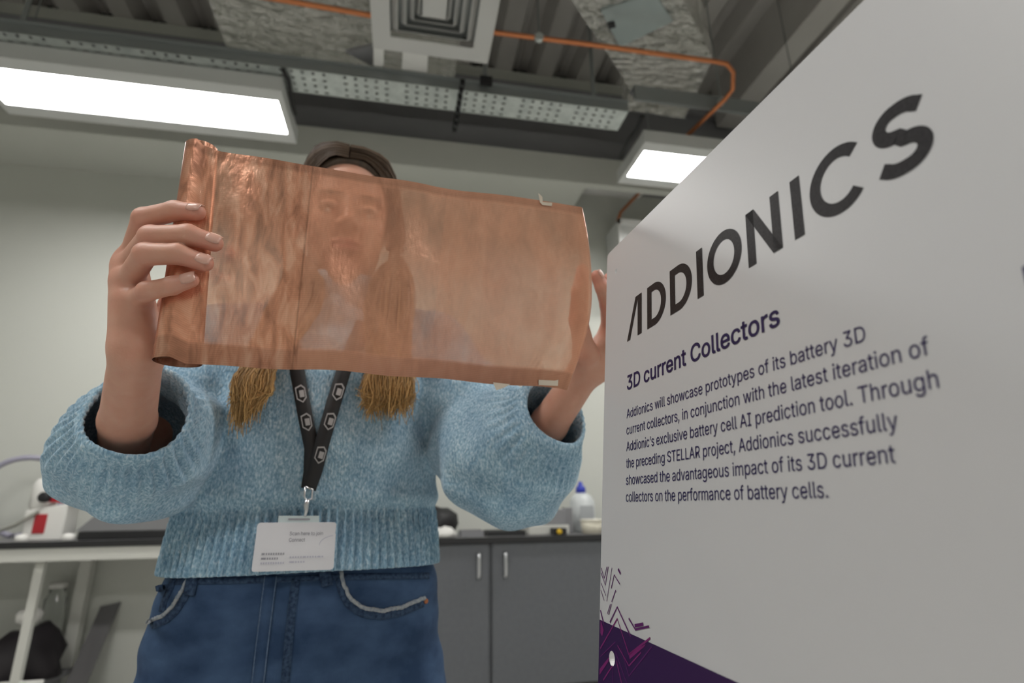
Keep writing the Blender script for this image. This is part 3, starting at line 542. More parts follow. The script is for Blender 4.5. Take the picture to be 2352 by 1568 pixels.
 'y': (389, [[[47,-139],[61,-86],[71,-87],[104,-89],[130,-74],[151,-36],[163,-1],[17,379],[84,379],[165,155],[187,87],[206,21],[184,21],[202,87],[224,155],[305,379],[371,379],[204,-58],[177,-107],[139,-136],[91,-145],[65,-143]]]),
 '’': (177, [[[52,318],[82,509],[151,509],[98,318]]]),
}

from mathutils.geometry import tessellate_polygon
def area2(c): return sum(c[i][0]*c[(i+1) % len(c)][1] - c[(i+1) % len(c)][0]*c[i][1] for i in range(len(c)))
def inside(p, c):
    r_ = False
    for i in range(len(c)):
        (x0,y0),(x1,y1) = c[i], c[(i+1) % len(c)]
        if (y0 > p[1]) != (y1 > p[1]) and p[0] < (x1-x0)*(p[1]-y0)/(y1-y0)+x0: r_ = not r_
    return r_
def text_geom(body, bold=0):
    """flat faces of a line of text, x from 0 to its width, cap height 509"""
    V, T = [], []; x = 0
    for ch in body:
        adv, cs = GLYPHS[ch]
        if cs:
            big = max(cs, key=lambda c: abs(area2(c))); sg = area2(big) > 0
            outer = [c for c in cs if (area2(c) > 0) == sg]; holes = [c for c in cs if (area2(c) > 0) != sg]
            for oc in outer:
                loops = [oc] + [h for h in holes if inside(h[0], oc)]
                n = len(V); flatp = [p for l in loops for p in l]
                V += [(x+p[0], p[1]) for p in flatp]
                T += [tuple(n+i for i in t) for t in tessellate_polygon([[Vector((p[0],p[1],0)) for p in l] for l in loops])]
            if bold:
                for c in cs:
                    for i in range(len(c)):
                        p = np.array(c[i], float); q = np.array(c[(i+1) % len(c)], float); d = q-p; L = np.linalg.norm(d)
                        if L < 1: continue
                        d /= L; m_ = np.array([-d[1], d[0]])*bold; p = p-d*bold*.6; q = q+d*bold*.6
                        n = len(V); V += [(x+k[0], k[1]) for k in (p+m_, q+m_, q-m_, p-m_)]; T.append((n, n+1, n+2, n+3))
        x += adv
    V = np.array(V, float); V[:,0] -= V[:,0].min(); return V, T
def text(body, s, t, width, cap, name, m, bold=0.0):
    V, T = text_geom(body, bold); sx = width/V[:,0].max(); sy = cap/509
    mb = MB(); mb.add([bp(s+p[0]*sx, t+p[1]*sy, .0003) for p in V], T)
    return mb.build(name, m, sgn)
text('3D current Collectors', 1.2, -43.8, 181.3, 12.3, 'heading', m_navy, 13)
for body, t_, w_ in (('Addionics will showcase prototypes of its battery 3D',-68.1,232.1), ('current collectors, in conjunction with the latest iteration of',-81.8,259.3),
                     ('Addionic\u2019s exclusive battery cell AI prediction tool. Through',-95.4,260.6), ('the preceding STELLAR project, Addionics successfully',-109.0,241.5),
                     ('showcased the advantageous impact of its 3D current',-122.3,238.2), ('collectors on the performance of battery cells.',-135.5,202.2)):
    text(body, 1.0, t_, w_, 7.6, 'body_text', m_navy, 2)
flat(rect(296.3,-72,304,-60), 'edge_print', m_navy)
# zig-zag graphic in the lower corner, traced in board millimetres
def bc(x, y):
    r_ = ray(x,y); t_ = (BO-CAM).dot(Bn)/r_.dot(Bn); p_ = CAM + r_*t_ - BO; return (p_.dot(Bh)*1000, p_.dot(Bv)*1000)
def zc(zx, zy): return bc(1370+zx/4.26, 1200+zy/4.26)
zz = [([(48,490),(90,610),(118,430)],1.1,1), ([(48,440),(80,545)],.8,1), ([(80,545),(105,430)],.8,1), ([(48,590),(96,715)],.7,1), ([(46,660),(78,760)],.7,1),
      ([(155,440),(104,770)],.7,1), ([(148,640),(177,510),(232,600)],1.1,1), ([(215,452),(240,500)],2.0,1), ([(152,775),(192,660),(198,680)],1.0,1), ([(110,890),(140,795)],.8,1), ([(122,900),(152,795)],.8,1),
      ([(42,855),(78,1000)],1.6,1), ([(135,975),(207,825),(340,1115)],1.5,1), ([(42,1230),(207,940),(322,1290)],1.4,0), ([(320,935),(385,1045),(520,1015)],1.5,1), ([(378,1008),(462,992)],2.2,1),
      ([(322,1290),(530,1128)],1.4,0), ([(322,1400),(440,1270)],1.0,0), ([(322,1500),(545,1215)],.9,1), ([(42,1310),(190,1165)],.9,1), ([(210,1200),(322,1400)],1.0,0), ([(190,1260),(300,1568)],.9,1), ([(200,1350),(250,1568)],1.2,0), ([(160,1400),(70,1540)],1.2,0), ([(160,1400),(165,1568)],.9,1), ([(245,1230),(322,1500)],.8,1)]
for pts, w_, c_ in zz: flat(stroke([zc(*p) for p in pts], w_), 'zigzag_line', m_mag2 if c_ else m_mag, .0004)
flat([[zc(322,1280),zc(490,1185),zc(470,1215),zc(330,1335)]], 'zigzag_wedge', m_mag, .0004)
flat([[zc(46,950),zc(76,1050),zc(60,1110),zc(42,1080)]], 'zigzag_wedge', m_mag, .0004)
flat([[zc(36,1430),zc(130,1310),zc(120,1360),zc(34,1490)]], 'zigzag_wedge', m_mag, .0004)
# stand behind the board
for s in (60, 440):
    a = bp(s, T1-40, -.006); g = np.array([a[0]+.26, a[1], 0]); b_ = bp(s, T0-2, -.006)
    MB().tube([a+np.array([.008,0,0]), b_+np.array([.010,0,0]), np.array([b_[0]-.05,b_[1],.0])], .008, 8).build('stand_leg', m_black, sgn, True)
    MB().tube([a+np.array([.008,0,0]), g], .007, 8).build('stand_brace', m_black, sgn, True)
a = bp(20,T0-5,-.0); b_ = bp(500,T0-5,-.0); MB().tube([a,b_], .006, 8).build('stand_ledge', m_black, sgn, True)

# ------------------------------------------------------------------ signed distance modelling (numpy)
f32 = np.float32
def ln(p): return np.sqrt((p*p).sum(-1))
def smin(a, b, k):
    h = np.clip(.5 + .5*(b-a)/k, 0, 1); return b*(1-h) + a*h - k*h*(1-h)
def smax(a, b, k): return -smin(-a, -b, k)
def rc(p, a, b, r1, r2):
    a = np.array(a, f32); ba = np.array(b, f32)-a; pa = p-a
    h = np.clip((pa @ ba)/max(float(ba.dot(ba)), 1e-9), 0, 1)
    return ln(pa - h[..., None]*ba) - (r1 + (r2-r1)*h)
def ell(p, c, r):
    q = p-np.array(c, f32); r = np.array(r, f32); k0 = ln(q/r); k1 = ln(q/(r*r)); return k0*(k0-1)/np.maximum(k1, 1e-6)
def sdf_mesh(fn, lo, hi, h, B=8, slack=1.35):
    lo = np.array(lo, float); n = np.ceil((np.array(hi)-lo)/(h*B)).astype(int)
    g = np.stack(np.meshgrid(*[np.arange(k) for k in n], indexing='ij'), -1).reshape(-1, 3)
    ctr = (lo + (g+.5)*h*B).astype(f32)
    val = np.concatenate([fn(c) for c in np.array_split(ctr, max(1, len(ctr)//200000))])
    g = g[np.abs(val) < h*B*.87*slack + h]
    off = np.stack(np.meshgrid(*[np.arange(B+1)]*3, indexing='ij'), -1).reshape(-1, 3)
    keys = []; pos = []; quads = []
    S = 1 << 20
    for gb in np.array_split(g, max(1, len(g)//400)):
        node = gb[:, None, :]*B + off[None]
        v = fn((lo + node*h).astype(f32).reshape(-1, 3)).reshape(len(gb), B+1, B+1, B+1)
        s = v < 0
        c8 = [s[:, i:i+B, j:j+B, k:k+B] for i in (0,1) for j in (0,1) for k in (0,1)]
        cnt = sum(c.astype(np.int8) for c in c8); act = (cnt > 0) & (cnt < 8)
        ib, ix, iy, iz = np.nonzero(act)
        if len(ib) == 0: continue
        acc = np.zeros((len(ib), 3)); num = np.zeros(len(ib))
        cv = {}
        for i in (0,1):
            for j in (0,1):
                for k in (0,1): cv[i,j,k] = v[ib, ix+i, iy+j, iz+k].astype(float)
        for (a, b) in [((0,j,k),(1,j,k)) for j in (0,1) for k in (0,1)] + [((i,0,k),(i,1,k)) for i in (0,1) for k in (0,1)] + [((i,j,0),(i,j,1)) for i in (0,1) for j in (0,1)]:
            va, vb = cv[a], cv[b]; m = (va < 0) != (vb < 0)
            t = np.where(m, va/np.where(m, va-vb, 1), 0)
            P = np.array(a)[None] + t[:, None]*(np.array(b)-np.array(a))[None]
            acc += P*m[:, None]; num += m
        cell = gb[ib]*B + np.stack([ix, iy, iz], -1)
        keys.append((cell[:,0].astype(np.int64)*S + cell[:,1])*S + cell[:,2])
        pos.append(lo + (cell + acc/num[:, None])*h)
        for ax in range(3):
            e = [0,0,0]; e[ax] = 1; vb = cv[tuple(e)]; m = (cv[0,0,0] < 0) != (vb < 0)
            if not m.any(): continue
            c = cell[m]; u = (ax+1) % 3; w_ = (ax+2) % 3
            du = np.zeros(3, int); du[u] = 1; dw = np.zeros(3, int); dw[w_] = 1
            q = np.stack([c, c-du, c-du-dw, c-dw], 1)
            fl = cv[0,0,0][m] < 0
            q[~fl] = q[~fl][:, ::-1]
            quads.append((q[..., 0].astype(np.int64)*S + q[..., 1])*S + q[..., 2])
    keys = np.concatenate(keys); pos = np.concatenate(pos); quads = np.concatenate(quads)
    o = np.argsort(keys); ks = keys[o]; idx = np.searchsorted(ks, quads); idx = np.clip(idx, 0, len(ks)-1)
    ok = (ks[idx] == quads).all(1); return pos, o[idx[ok]]
def np_mesh(name, V, Q, m, parent=None, smooth=True):
    me = bpy.data.meshes.new(name)
    me.vertices.add(len(V)); me.vertices.foreach_set('co', np.asarray(V, f32).ravel())
    me.loops.add(len(Q)*4); me.loops.foreach_set('vertex_index', np.asarray(Q, np.int32).ravel())
    me.polygons.add(len(Q)); me.polygons.foreach_set('loop_start', np.arange(0, len(Q)*4, 4, dtype=np.int32)); me.polygons.foreach_set('loop_total', np.full(len(Q), 4, np.int32))
    if smooth: me.polygons.foreach_set('use_smooth', np.ones(len(Q), bool))
    me.materials.append(m); me.update(calc_edges=True); me.validate()
    return link(bpy.data.objects.new(name, me), parent)
def set_col(o, name, arr):
    at = o.data.color_attributes.new(name, 'FLOAT_COLOR', 'POINT'); c = np.ones((len(arr), 4), f32); c[:, :3] = arr; at.data.foreach_set('color', c.ravel())

# ------------------------------------------------------------------ the person's own frame: x = image right, y = away from the camera, z up
_r = ray(690, 1160); PF = np.array([_r[0], _r[1], 0]); PF /= np.linalg.norm(PF); PS = np.array([PF[1], -PF[0], 0])
A0, B0 = .018, .86
base = PS*A0 + PF*B0
def L(px, py, b):
    """photo pixel at horizontal distance b in front of the camera -> person frame"""
    r_ = ray(px, py); p = r_*(b/r_.dot(PF)); return np.array([p.dot(PS)-A0, b-B0, p[2]+CAM[2]])
CAML = np.array([-A0, -B0, CAM[2]])
def to_world(p): return base + PS*p[0] + PF*p[1] + np.array([0,0,p[2]])
def rayL(px, py):
    r_ = ray(px, py); return np.array([r_.dot(PS), r_.dot(PF), r_[2]])
def empty_p(name, label, cat):
    o = thing(name, (base[0], base[1], 0), label, cat); o.rotation_euler = (0, 0, math.atan2(PS[1], PS[0])); return o
person = empty_p('person', 'person in pale blue jumper and jeans holding up a copper mesh sheet', 'person')

# ---- arms and hands: landmarks
HL = dict(  # image-left hand: base, middle joints and tip of each finger (pixel x, y, distance)
    index=[(300,600,.575),(331,502,.530),(402,484,.514),(452,487,.505)],
    middle=[(295,612,.570),(347,544,.516),(432,539,.502),(492,558,.500)],
    ring=[(295,645,.562),(334,584,.512),(408,583,.502),(470,604,.499)],
    pinky=[(306,692,.560),(338,669,.524),(395,656,.508),(438,643,.503)],
    thumb=[(345,790,.585),(395,700,.598),(440,600,.588),(470,540,.582)])
WR_L, EL_L, SH_L = (314,815,.575), (278,1080,.775), (505,790,.865)
HR = dict(
    index=[(1400,760,.575),(1396,700,.548),(1384,660,.530),(1371,634,.528)],
    middle=[(1420,775,.580),(1430,700,.545),(1415,665,.532),(1400,640,.530)],
    ring=[(1432,800,.585),(1448,740,.55),(1430,705,.54),(1412,690,.54)],
    pinky=[(1430,835,.59),(1450,795,.56),(1436,765,.55),(1420,755,.55)],
    thumb=[(1345,815,.575),(1328,735,.560),(1332,670,.548),(1338,622,.545)])
WR_R, EL_R, SH_R = (1345,850,.60), (1185,1085,.755), (985,790,.865)
RAD = dict(index=(.0106,.0096,.0088,.0074), middle=(.0110,.0100,.0091,.0076), ring=(.0106,.0097,.0089,.0074), pinky=(.0094,.0084,.0078,.0066), thumb=(.0135,.0115,.0105,.0080))
def hand_sdf(H, wr, el, scale=1.0):
    J = {k: [L(*p) for p in v] for k, v in H.items()}; w_ = L(*wr); e_ = L(*el)
    def fn(p):
        d = rc(p, e_, e_+(w_-e_)*.5, .0235, .0255)
        d = smin(d, rc(p, e_+(w_-e_)*.5, w_, .0255, .0212), .006)
        pal = None
        for k in ('index','middle','ring','pinky'):
            s = rc(p, w_+(J[k][0]-w_)*.30, J[k][0], .0135, .0118); pal = s if pal is None else smin(pal, s, .014)
        # fleshy thumb and little finger mounds
        pal = smin(pal, rc(p, w_+(J['thumb'][0]-w_)*.2, J['thumb'][0], .015, .016), .012)
        pal = smin(pal, rc(p, w_+(J['pinky'][0]-w_)*.3, J['pinky'][0], .016, .012), .01)
        d = smin(d, pal, .014)
        fing = None
        for k in ('index','middle','ring','pinky','thumb'):
            q = J[k]; r_ = [x_*scale for x_ in RAD[k]]
            s = rc(p, q[0], q[1], r_[0], r_[1]); s = smin(s, rc(p, q[1], q[2], r_[1]*1.02, r_[2]), .003); s = smin(s, rc(p, q[2], q[3], r_[2]*1.0, r_[3]), .003)
            fing = s if fing is None else smin(fing, s, .0015)
        return smin(d, fing, .008)
    return fn, J
fnL, JL = hand_sdf(HL, WR_L, EL_L); fnR, JR = hand_sdf(HR, WR_R, EL_R)
m_skin = bpy.data.materials.new('skin'); m_skin.use_nodes = True
nt = m_skin.node_tree; b_ = nt.nodes['Principled BSDF']; b_.inputs['Roughness'].default_value = .48
b_.inputs['Subsurface Weight'].default_value = .25; b_.inputs['Subsurface Radius'].default_value = (.008,.003,.002); b_.inputs['Subsurface Scale'].default_value = 1.0
at = nt.nodes.new('ShaderNodeAttribute'); at.attribute_name = 'skin_colour'
tc = nt.nodes.new('ShaderNodeTexCoord'); nz = nt.nodes.new('ShaderNodeTexNoise'); nz.inputs['Scale'].default_value = 55; nz.inputs['Detail'].default_value = 5; nt.links.new(tc.outputs['Object'], nz.inputs['Vector'])
mx = nt.nodes.new('ShaderNodeMixRGB'); mx.blend_type = 'MULTIPLY'; mx.inputs[0].default_value = .35
rp = nt.nodes.new('ShaderNodeValToRGB'); rp.color_ramp.elements[0].position = .3; rp.color_ramp.elements[1].position = .7; rp.color_ramp.elements[0].color = (.85,.62,.55,1); rp.color_ramp.elements[1].color = (1,1,1,1)
nt.links.new(nz.outputs[0], rp.inputs[0]); nt.links.new(at.outputs['Color'], mx.inputs[1]); nt.links.new(rp.outputs[0], mx.inputs[2]); nt.links.new(mx.outputs[0], b_.inputs['Base Color'])
nz2 = nt.nodes.new('ShaderNodeTexNoise'); nz2.inputs['Scale'].default_value = 420; nt.links.new(tc.outputs['Object'], nz2.inputs['Vector'])
bu = nt.nodes.new('ShaderNodeBump'); bu.inputs['Strength'].default_value = .15; bu.inputs['Distance'].default_value = .001; nt.links.new(nz2.outputs[0], bu.inputs['Height']); nt.links.new(bu.outputs[0], b_.inputs['Normal'])

# ---- head: centre from the photo, chin dipped towards the camera
HC = np.array([L(800,470,.83)[0], 0.0, 1.532]); pit = math.radians(8)
HR3 = np.array([[1,0,0],[0,math.cos(pit),-math.sin(pit)],[0,math.sin(pit),math.cos(pit)]])   # head axes -> person frame
def Hp(q): return HC + HR3 @ np.array(q, float)
def head_fn(p):
    q = ((p-HC.astype(f32)) @ HR3.astype(f32)).astype(f32); qa = q.copy(); qa[..., 0] = np.abs(q[..., 0])
    d = ell(q, (0,.014,.032), (.073,.090,.084))
    d = smin(d, ell(q, (0,-.022,-.035), (.057,.060,.080)), .03)
    d = smin(d, ln(q-np.array([0,-.058,-.100], f32))-.019, .02)
    d = smin(d, ell(qa, (.030,-.058,-.022), (.024,.022,.024)), .016)            # cheeks
    d = smin(d, ell(qa, (.028,-.071,.017), (.026,.012,.009)), .012)             # brow
    d = smax(d, -(ln(qa-np.array([.030,-.098,-.001], f32))-.0175), .012)         # sockets
    d = smin(d, ell(qa, (.030,-.0775,-.002), (.0155,.0105,.0105)), .003)         # lids
    d = smin(d, rc(q, (0,-.081,.012), (0,-.101,-.028), .0065, .0105), .010)
    d = smin(d, ln(qa-np.array([.0115,-.090,-.029], f32))-.0078, .006)
    d = smax(d, -(ell(qa, (.0068,-.098,-.0375), (.0035,.006,.003))), .002)
    d = smin(d, ell(q, (0,-.0800,-.0555), (.024,.0095,.0050)), .003)            # lips
    d = smin(d, ell(q, (0,-.0790,-.0655), (.021,.0100,.0058)), .003)
    d = smin(d, ell(qa, (.074,.012,-.002), (.008,.018,.030)), .006)             # ears
    d = smin(d, rc(q, (0,.025,-.070), (0,.040,-.200), .050, .050), .03)         # neck
    return d
shL = L(*SH_L); shR = L(*SH_R)
def trunk_fn(p):
    d = ell(p, (0,.015,1.20), (.125,.070,.17))
    d = smin(d, rc(p, shL+[.02,.012,-.012], shR+[-.02,.012,-.022], .032, .032), .03)
    d = smin(d, rc(p, shL+[0,.008,-.012], L(*EL_L), .034, .0235), .02); d = smin(d, rc(p, shR+[0,.008,-.02], L(*EL_R), .034, .0235), .02)
    d = smin(d, ell(p, (0,.005,.93), (.150,.095,.16)), .05)
    for sx in (-1, 1):
        d = smin(d, rc(p, (sx*.085,.0,.86), (sx*.085,.01,.48), .080, .052), .02); d = smin(d, rc(p, (sx*.085,.01,.48), (sx*.085,.03,.09), .050, .035), .02)
    d = smin(d, head_fn(p), .015)
    return d
Vb, Qb = sdf_mesh(trunk_fn, (-.32,-.20,.05), (.36,.22,1.72), .0035)
hl = [np.array(p) for p in JL.values()]; hr_ = [np.array(p) for p in JR.values()]
def bounds(J, w_, e_): a = np.vstack(list(J.values()) + [[L(*w_)], [L(*e_)]]); return a.min(0)-.06, a.max(0)+.06
Vl, Ql = sdf_mesh(fnL, *bounds(JL, WR_L, EL_L), .0014); Vr, Qr = sdf_mesh(fnR, *bounds(JR, WR_R, EL_R), .0016)
Vall = np.vstack([Vb, Vl, Vr]); Qall = np.vstack([Qb, Ql+len(Vb), Qr+len(Vb)+len(Vl)])
body = np_mesh('body', Vall, Qall, m_skin, person)
colr = np.tile(np.array([.60,.33,.24], f32), (len(Vall), 1))
qh = (Vall-HC) @ HR3
def blob(c, r_): return np.clip(1.4-ln((qh-np.array(c))/np.array(r_)), 0, 1)[:, None]
for c_, r_, k_ in (((0,-.09,-.061), (.024,.02,.0105), (.42,.13,.12)),):
    m_ = blob(c_, r_); colr = colr*(1-m_)+np.array(k_)*m_
for sx in (-1, 1):
    m_ = blob((sx*.031,-.085,.020), (.021,.03,.0048)); colr = colr*(1-m_)+np.array([.10,.055,.035])*m_
    m_ = blob((sx*.030,-.09,-.0045), (.016,.03,.0042))*.85; colr = colr*(1-m_)+np.array([.10,.06,.045])*m_
    m_ = blob((sx*.036,-.07,-.025), (.02,.03,.016))*.25; colr = colr*(1-m_)+np.array([.60,.25,.20])*m_
for J in (JL, JR):     # pinker fingertips and knuckles
    for k, q in J.items():
        for pt, r_, a_ in ((q[3], .016, .45), (q[1], .011, .30), (q[0], .016, .2)):
            m_ = (np.clip(1.5-ln(Vall-pt)/r_, 0, 1)*a_)[:, None]; colr = colr*(1-m_)+np.array([.60,.25,.19])*m_
set_col(body, 'skin_colour', colr)
# fingernails
m_nail = mat('nail', (.64,.37,.295), .3, coat=.1)
def nail(J, k, ww, up=(0,-.75,.55)):
    q = J[k]; t = q[3]-q[2]; t /= np.linalg.norm(t); n = np.array(up, float); n -= t*n.dot(t); n /= np.linalg.norm(n); s = np.cross(t, n)
    r_ = RAD[k][3]; c = q[3] + t*.0002 + n*(r_*.06)
    mb = MB(); V = []; Fq = []; nu, nv = 7, 7
    for i in range(nu):
        for j in range(nv):
            u = -1+2*i/(nu-1); v = -1+2*j/(nv-1); sq = (1-.30*max(0, u)**2-.18*max(0, -u)**2)
            a = v*1.02*sq; V.append(c + t*(u*.0058) + s*(r_*1.0*math.sin(a)) + n*(r_*1.02*math.cos(a)-.0002-.0016*max(0, u)**2))
    for i in range(nu-1):
        for j in range(nv-1): Fq.append((i*nv+j, (i+1)*nv+j, (i+1)*nv+j+1, i*nv+j+1))
    o = mesh_obj('fingernail', V, Fq, m_nail, person, True); sm = o.modifiers.new('thick', 'SOLIDIFY'); sm.thickness = .0007; sm.offset = 0; return o
for k, up in (('index',(0,-.85,.55)), ('middle',(0,-.85,.55)), ('ring',(0,-.9,.5)), ('pinky',(-.1,-1,.25))): nail(JL, k, .008, up)
nail(JR, 'index', .008, (.7,-.7,.3))
# eyes
m_eye = mat('eye_white', (.75,.72,.70), .2); m_iris = mat('iris', (.05,.035,.02), .2)
for sx in (-1, 1):
    c = Hp((sx*.030,-.0755,-.0040)); e_ = MB().lathe([(.0001,-.0108),(.0055,-.0095),(.0095,-.0052),(.0108,0),(.0095,.0052),(.0055,.0095),(.0001,.0108)], c, 16, (0,-1,0)).build('eye', m_eye, person, True, local=True)
    MB().lathe([(.005,0),(.0048,.0012),(.001,.0018)], c+np.array([0,-.0098,0]), 14, (0,-1,-.1)).build('iris', m_iris, e_, True, local=True)

# ------------------------------------------------------------------ jumper
elL, wrL, elR, wrR = L(*EL_L), L(*WR_L), L(*EL_R), L(*WR_R)
uL = (wrL-elL)/np.linalg.norm(wrL-elL); uR = (wrR-elR)/np.linalg.norm(wrR-elR)
def unit(v): v = np.array(v, float); return v/np.linalg.norm(v)
CUF = dict(L=(elL+(wrL-elL)*.555, uL, .056, .0515, unit((-.02,-1,.16))), R=(elR+(wrR-elR)*.66, uR, .050, .0435, unit(uR+np.array([0,-.55,-.25]))))
SLV = dict(L=[(L(515,800,.86),.064), (L(415,950,.82),.070), (L(325,1050,.76),.060)],
           R=[(L(985,800,.86),.064), (L(1080,955,.80),.074), (L(1170,1070,.735),.074)])
PUF = dict(L=(L(316,1030,.742), (.080,.072,.074)), R=(L(1170,1052,.730), (.101,.075,.083)))
HEM_Z, RIB_Z = 1.006, 1.080
zk = np.array([.97,1.0,1.04,1.075,1.09,1.14,1.20,1.26,1.32,1.40]); wk = np.array([.182,.179,.175,.170,.172,.174,.172,.170,.160,.13]); dk = np.array([.124,.121,.117,.113,.117,.124,.128,.124,.108,.08])
def folds(p, amp):
    x, y, z = p[..., 0], p[..., 1], p[..., 2]
    a = np.sin(38*(x*.8+z*.9)+2.2*np.sin(21*(z-x)+30*y)) + .7*np.sin(61*(z*.7-x*.6+y)+1.7*np.sin(33*x)) + .5*np.sin(90*(x*.3+z*.5-y*.6)+2*np.sin(40*z))
    return amp*a
def torso_d(p):
    x, y, z = p[..., 0], p[..., 1], p[..., 2]
    w_ = np.interp(z, zk, wk).astype(f32); d_ = np.interp(z, zk, dk).astype(f32)
    n = ((np.abs(x)/w_)**2.3 + (np.abs(y)/d_)**2.3)**(1/2.3); return (n-1)*d_
def jumper_fn(p, thick=True):
    x, y, z = p[..., 0], p[..., 1], p[..., 2]
    th = np.arctan2(y*1.35, x)
    t = torso_d(p); t = smax(t, z-1.345, .06)
    t = smin(t, rc(p, SLV['L'][0][0]+np.array([.03,0,.005]), SLV['R'][0][0]+np.array([-.03,0,.005]), .060, .060), .05)
    t = t + folds(p, .0012)*np.clip((z-1.08)/.05, 0, 1)
    rib = np.clip((RIB_Z-z)/.006, 0, 1); t = t - rib*.0032*np.cos(98*th) - .003*np.exp(-((z-RIB_Z-.012)/.012)**2)
    d = t
    for k in ('L', 'R'):
        c, u, ro, ri, nr = CUF[k]; S = SLV[k]; pc, pr = PUF[k]
        s = smin(rc(p, S[0][0], S[1][0], S[0][1], S[1][1]), rc(p, S[1][0], S[2][0], S[1][1], S[2][1]), .03)
        s = smin(s, rc(p, S[2][0], c+u*.09, S[2][1]*.85, ro-.006), .035)
        s = smin(s, ell(p, pc, pr), .03)
        q = p-c.astype(f32); al = q @ u.astype(f32)
        e1 = np.cross(u, [0,0,1.]); e1 /= np.linalg.norm(e1); e2 = np.cross(u, e1)
        ph = np.arctan2(q @ e2.astype(f32), q @ e1.astype(f32)); rad = np.sqrt(np.maximum((q*q).sum(-1)-al*al, 0))
        near = np.clip((q @ nr.astype(f32)+.062)/.02, 0, 1)*np.clip(1.6-np.abs(rad-ro)/.03, 0, 1)
        s = s + folds(p, .0042)*(1-.75*near) - near*.0018*np.cos(34*ph)*np.clip(-(q @ nr.astype(f32))/.012, .15, 1)
        s0 = s; rim = q @ nr.astype(f32)
        s = smax(s, rim + .004*np.cos(2*ph+.6), .006)
        inner = smin(rc(p, elL if k == 'L' else elR, c+u*.12, ri+.004, ri+.001), ell(p, pc, np.array(pr)-.014), .01)
        inner = np.maximum(inner, s0+.0065)
        s = smax(s, -inner, .003)
        d = smin(d, s, .010)
        d = np.where(torso_d(p) > .012, np.maximum(d, -inner), d)
    # neck opening and hollow hem
    col = smax(rc(p, Hp((0,.030,-.20)), Hp((0,.018,-.12)), .104, .082), z-1.432, .004)
    d = smin(d, col, .02)
    d = smax(d, -rc(p, Hp((0,.018,-.112)), Hp((0,.012,-.03)), .068, .088), .004)
    d = smax(d, (HEM_Z-.004*np.clip((np.abs(x)/.17)**2, 0, 1)) - z, .003)
    inn = torso_d(p) + .009
    d = np.where(z < 1.05, np.maximum(d, -inn), d)
    return d
def knit_mat():
    m = bpy.data.materials.new('blue_knit'); m.use_nodes = True; nt = m.node_tree; b = nt.nodes['Principled BSDF']; b.inputs['Roughness'].default_value = .9
    b.inputs['Sheen Weight'].default_value = .25; b.inputs['Specular IOR Level'].default_value = .15
    tc = nt.nodes.new('ShaderNodeTexCoord')
    def noise(sc, st, det=4):
        mp = nt.nodes.new('ShaderNodeMapping'); mp.inputs['Scale'].default_value = st; nt.links.new(tc.outputs['Object'], mp.inputs[0])
        n = nt.nodes.new('ShaderNodeTexNoise'); n.inputs['Scale'].default_value = sc; n.inputs['Detail'].default_value = det; nt.links.new(mp.outputs[0], n.inputs['Vector']); return n
    n1 = noise(430, (1,1,.5), 3); n2 = noise(34, (1,1,.8), 5)
    r1 = nt.nodes.new('ShaderNodeValToRGB'); e = r1.color_ramp.elements; e[0].position = .34; e[1].position = .70
    e[0].color = (.19,.34,.48,1); e[1].color = (.56,.70,.79,1); el = e.new(.52); el.color = (.33,.51,.64,1)
    nt.links.new(n1.outputs[0], r1.inputs[0])
    r2 = nt.nodes.new('ShaderNodeValToRGB'); r2.color_ramp.elements[0].position = .35; r2.color_ramp.elements[1].position = .65; r2.color_ramp.elements[0].color = (.80,.84,.88,1); r2.color_ramp.elements[1].color = (1.08,1.06,1.04,1)
    nt.links.new(n2.outputs[0], r2.inputs[0])
    mx = nt.nodes.new('ShaderNodeMixRGB'); mx.blend_type = 'MULTIPLY'; mx.inputs[0].default_value = 1; nt.links.new(r1.outputs[0], mx.inputs[1]); nt.links.new(r2.outputs[0], mx.inputs[2]); nt.links.new(mx.outputs[0], b.inputs['Base Color'])
    bu = nt.nodes.new('ShaderNodeBump'); bu.inputs['Strength'].default_value = .8; bu.inputs['Distance'].default_value = .003; nt.links.new(n1.outputs[0], bu.inputs['Height']); nt.links.new(bu.outputs[0], b.inputs['Normal'])
    return m
m_knit = knit_mat()
Vj, Qj = sdf_mesh(jumper_fn, (-.34,-.30,.97), (.38,.16,1.47), .0021)
jumper = np_mesh('jumper', Vj, Qj, m_knit, person); jumper['label'] = 'pale blue ribbed knit jumper'

# ------------------------------------------------------------------ jeans and shoes
zj = np.array([.70,.78,.84,.88,.92,.97,1.01,1.06]); wj = np.array([.192,.190,.188,.186,.183,.178,.170,.158]); dj = np.array([.110,.112,.112,.112,.111,.109,.105,.098])
def jeans_fn(p):
    x, y, z = p[..., 0], p[..., 1], p[..., 2]
    w_ = np.interp(z, zj, wj).astype(f32); d_ = np.interp(z, zj, dj).astype(f32)
    n = ((np.abs(x)/w_)**2.4 + (np.abs(y)/d_)**2.4)**(1/2.4); h = (n-1)*d_
    h = smax(smax(h, z-1.04, .004), .80-z, .05)
    for sx in (-1, 1):
        leg = smin(rc(p, (sx*.092,.0,.82), (sx*.098,.01,.47), .094, .066), rc(p, (sx*.098,.01,.47), (sx*.098,.03,.10), .064, .052), .02)
        h = smin(h, smax(leg, .085-z, .003), .03)
    fly = np.exp(-((x+.018+.13*(z-.95)*-.5)/.012)**2)*np.exp(-np.clip((.80-z)/.05, 0, 3))
    h = h - .0022*fly*(y < 0)
    return h + .0010*np.sin(55*z+14*np.abs(x)+3*np.sin(20*x)) + .0007*np.sin(120*z-40*x)
m_denim = mat('denim', (.027,.055,.118), .85, noise=(20, (.060,.108,.205), (1,1,1.6)), bump=(900,.5,.0015,(1,1,.35)), spec=.2)
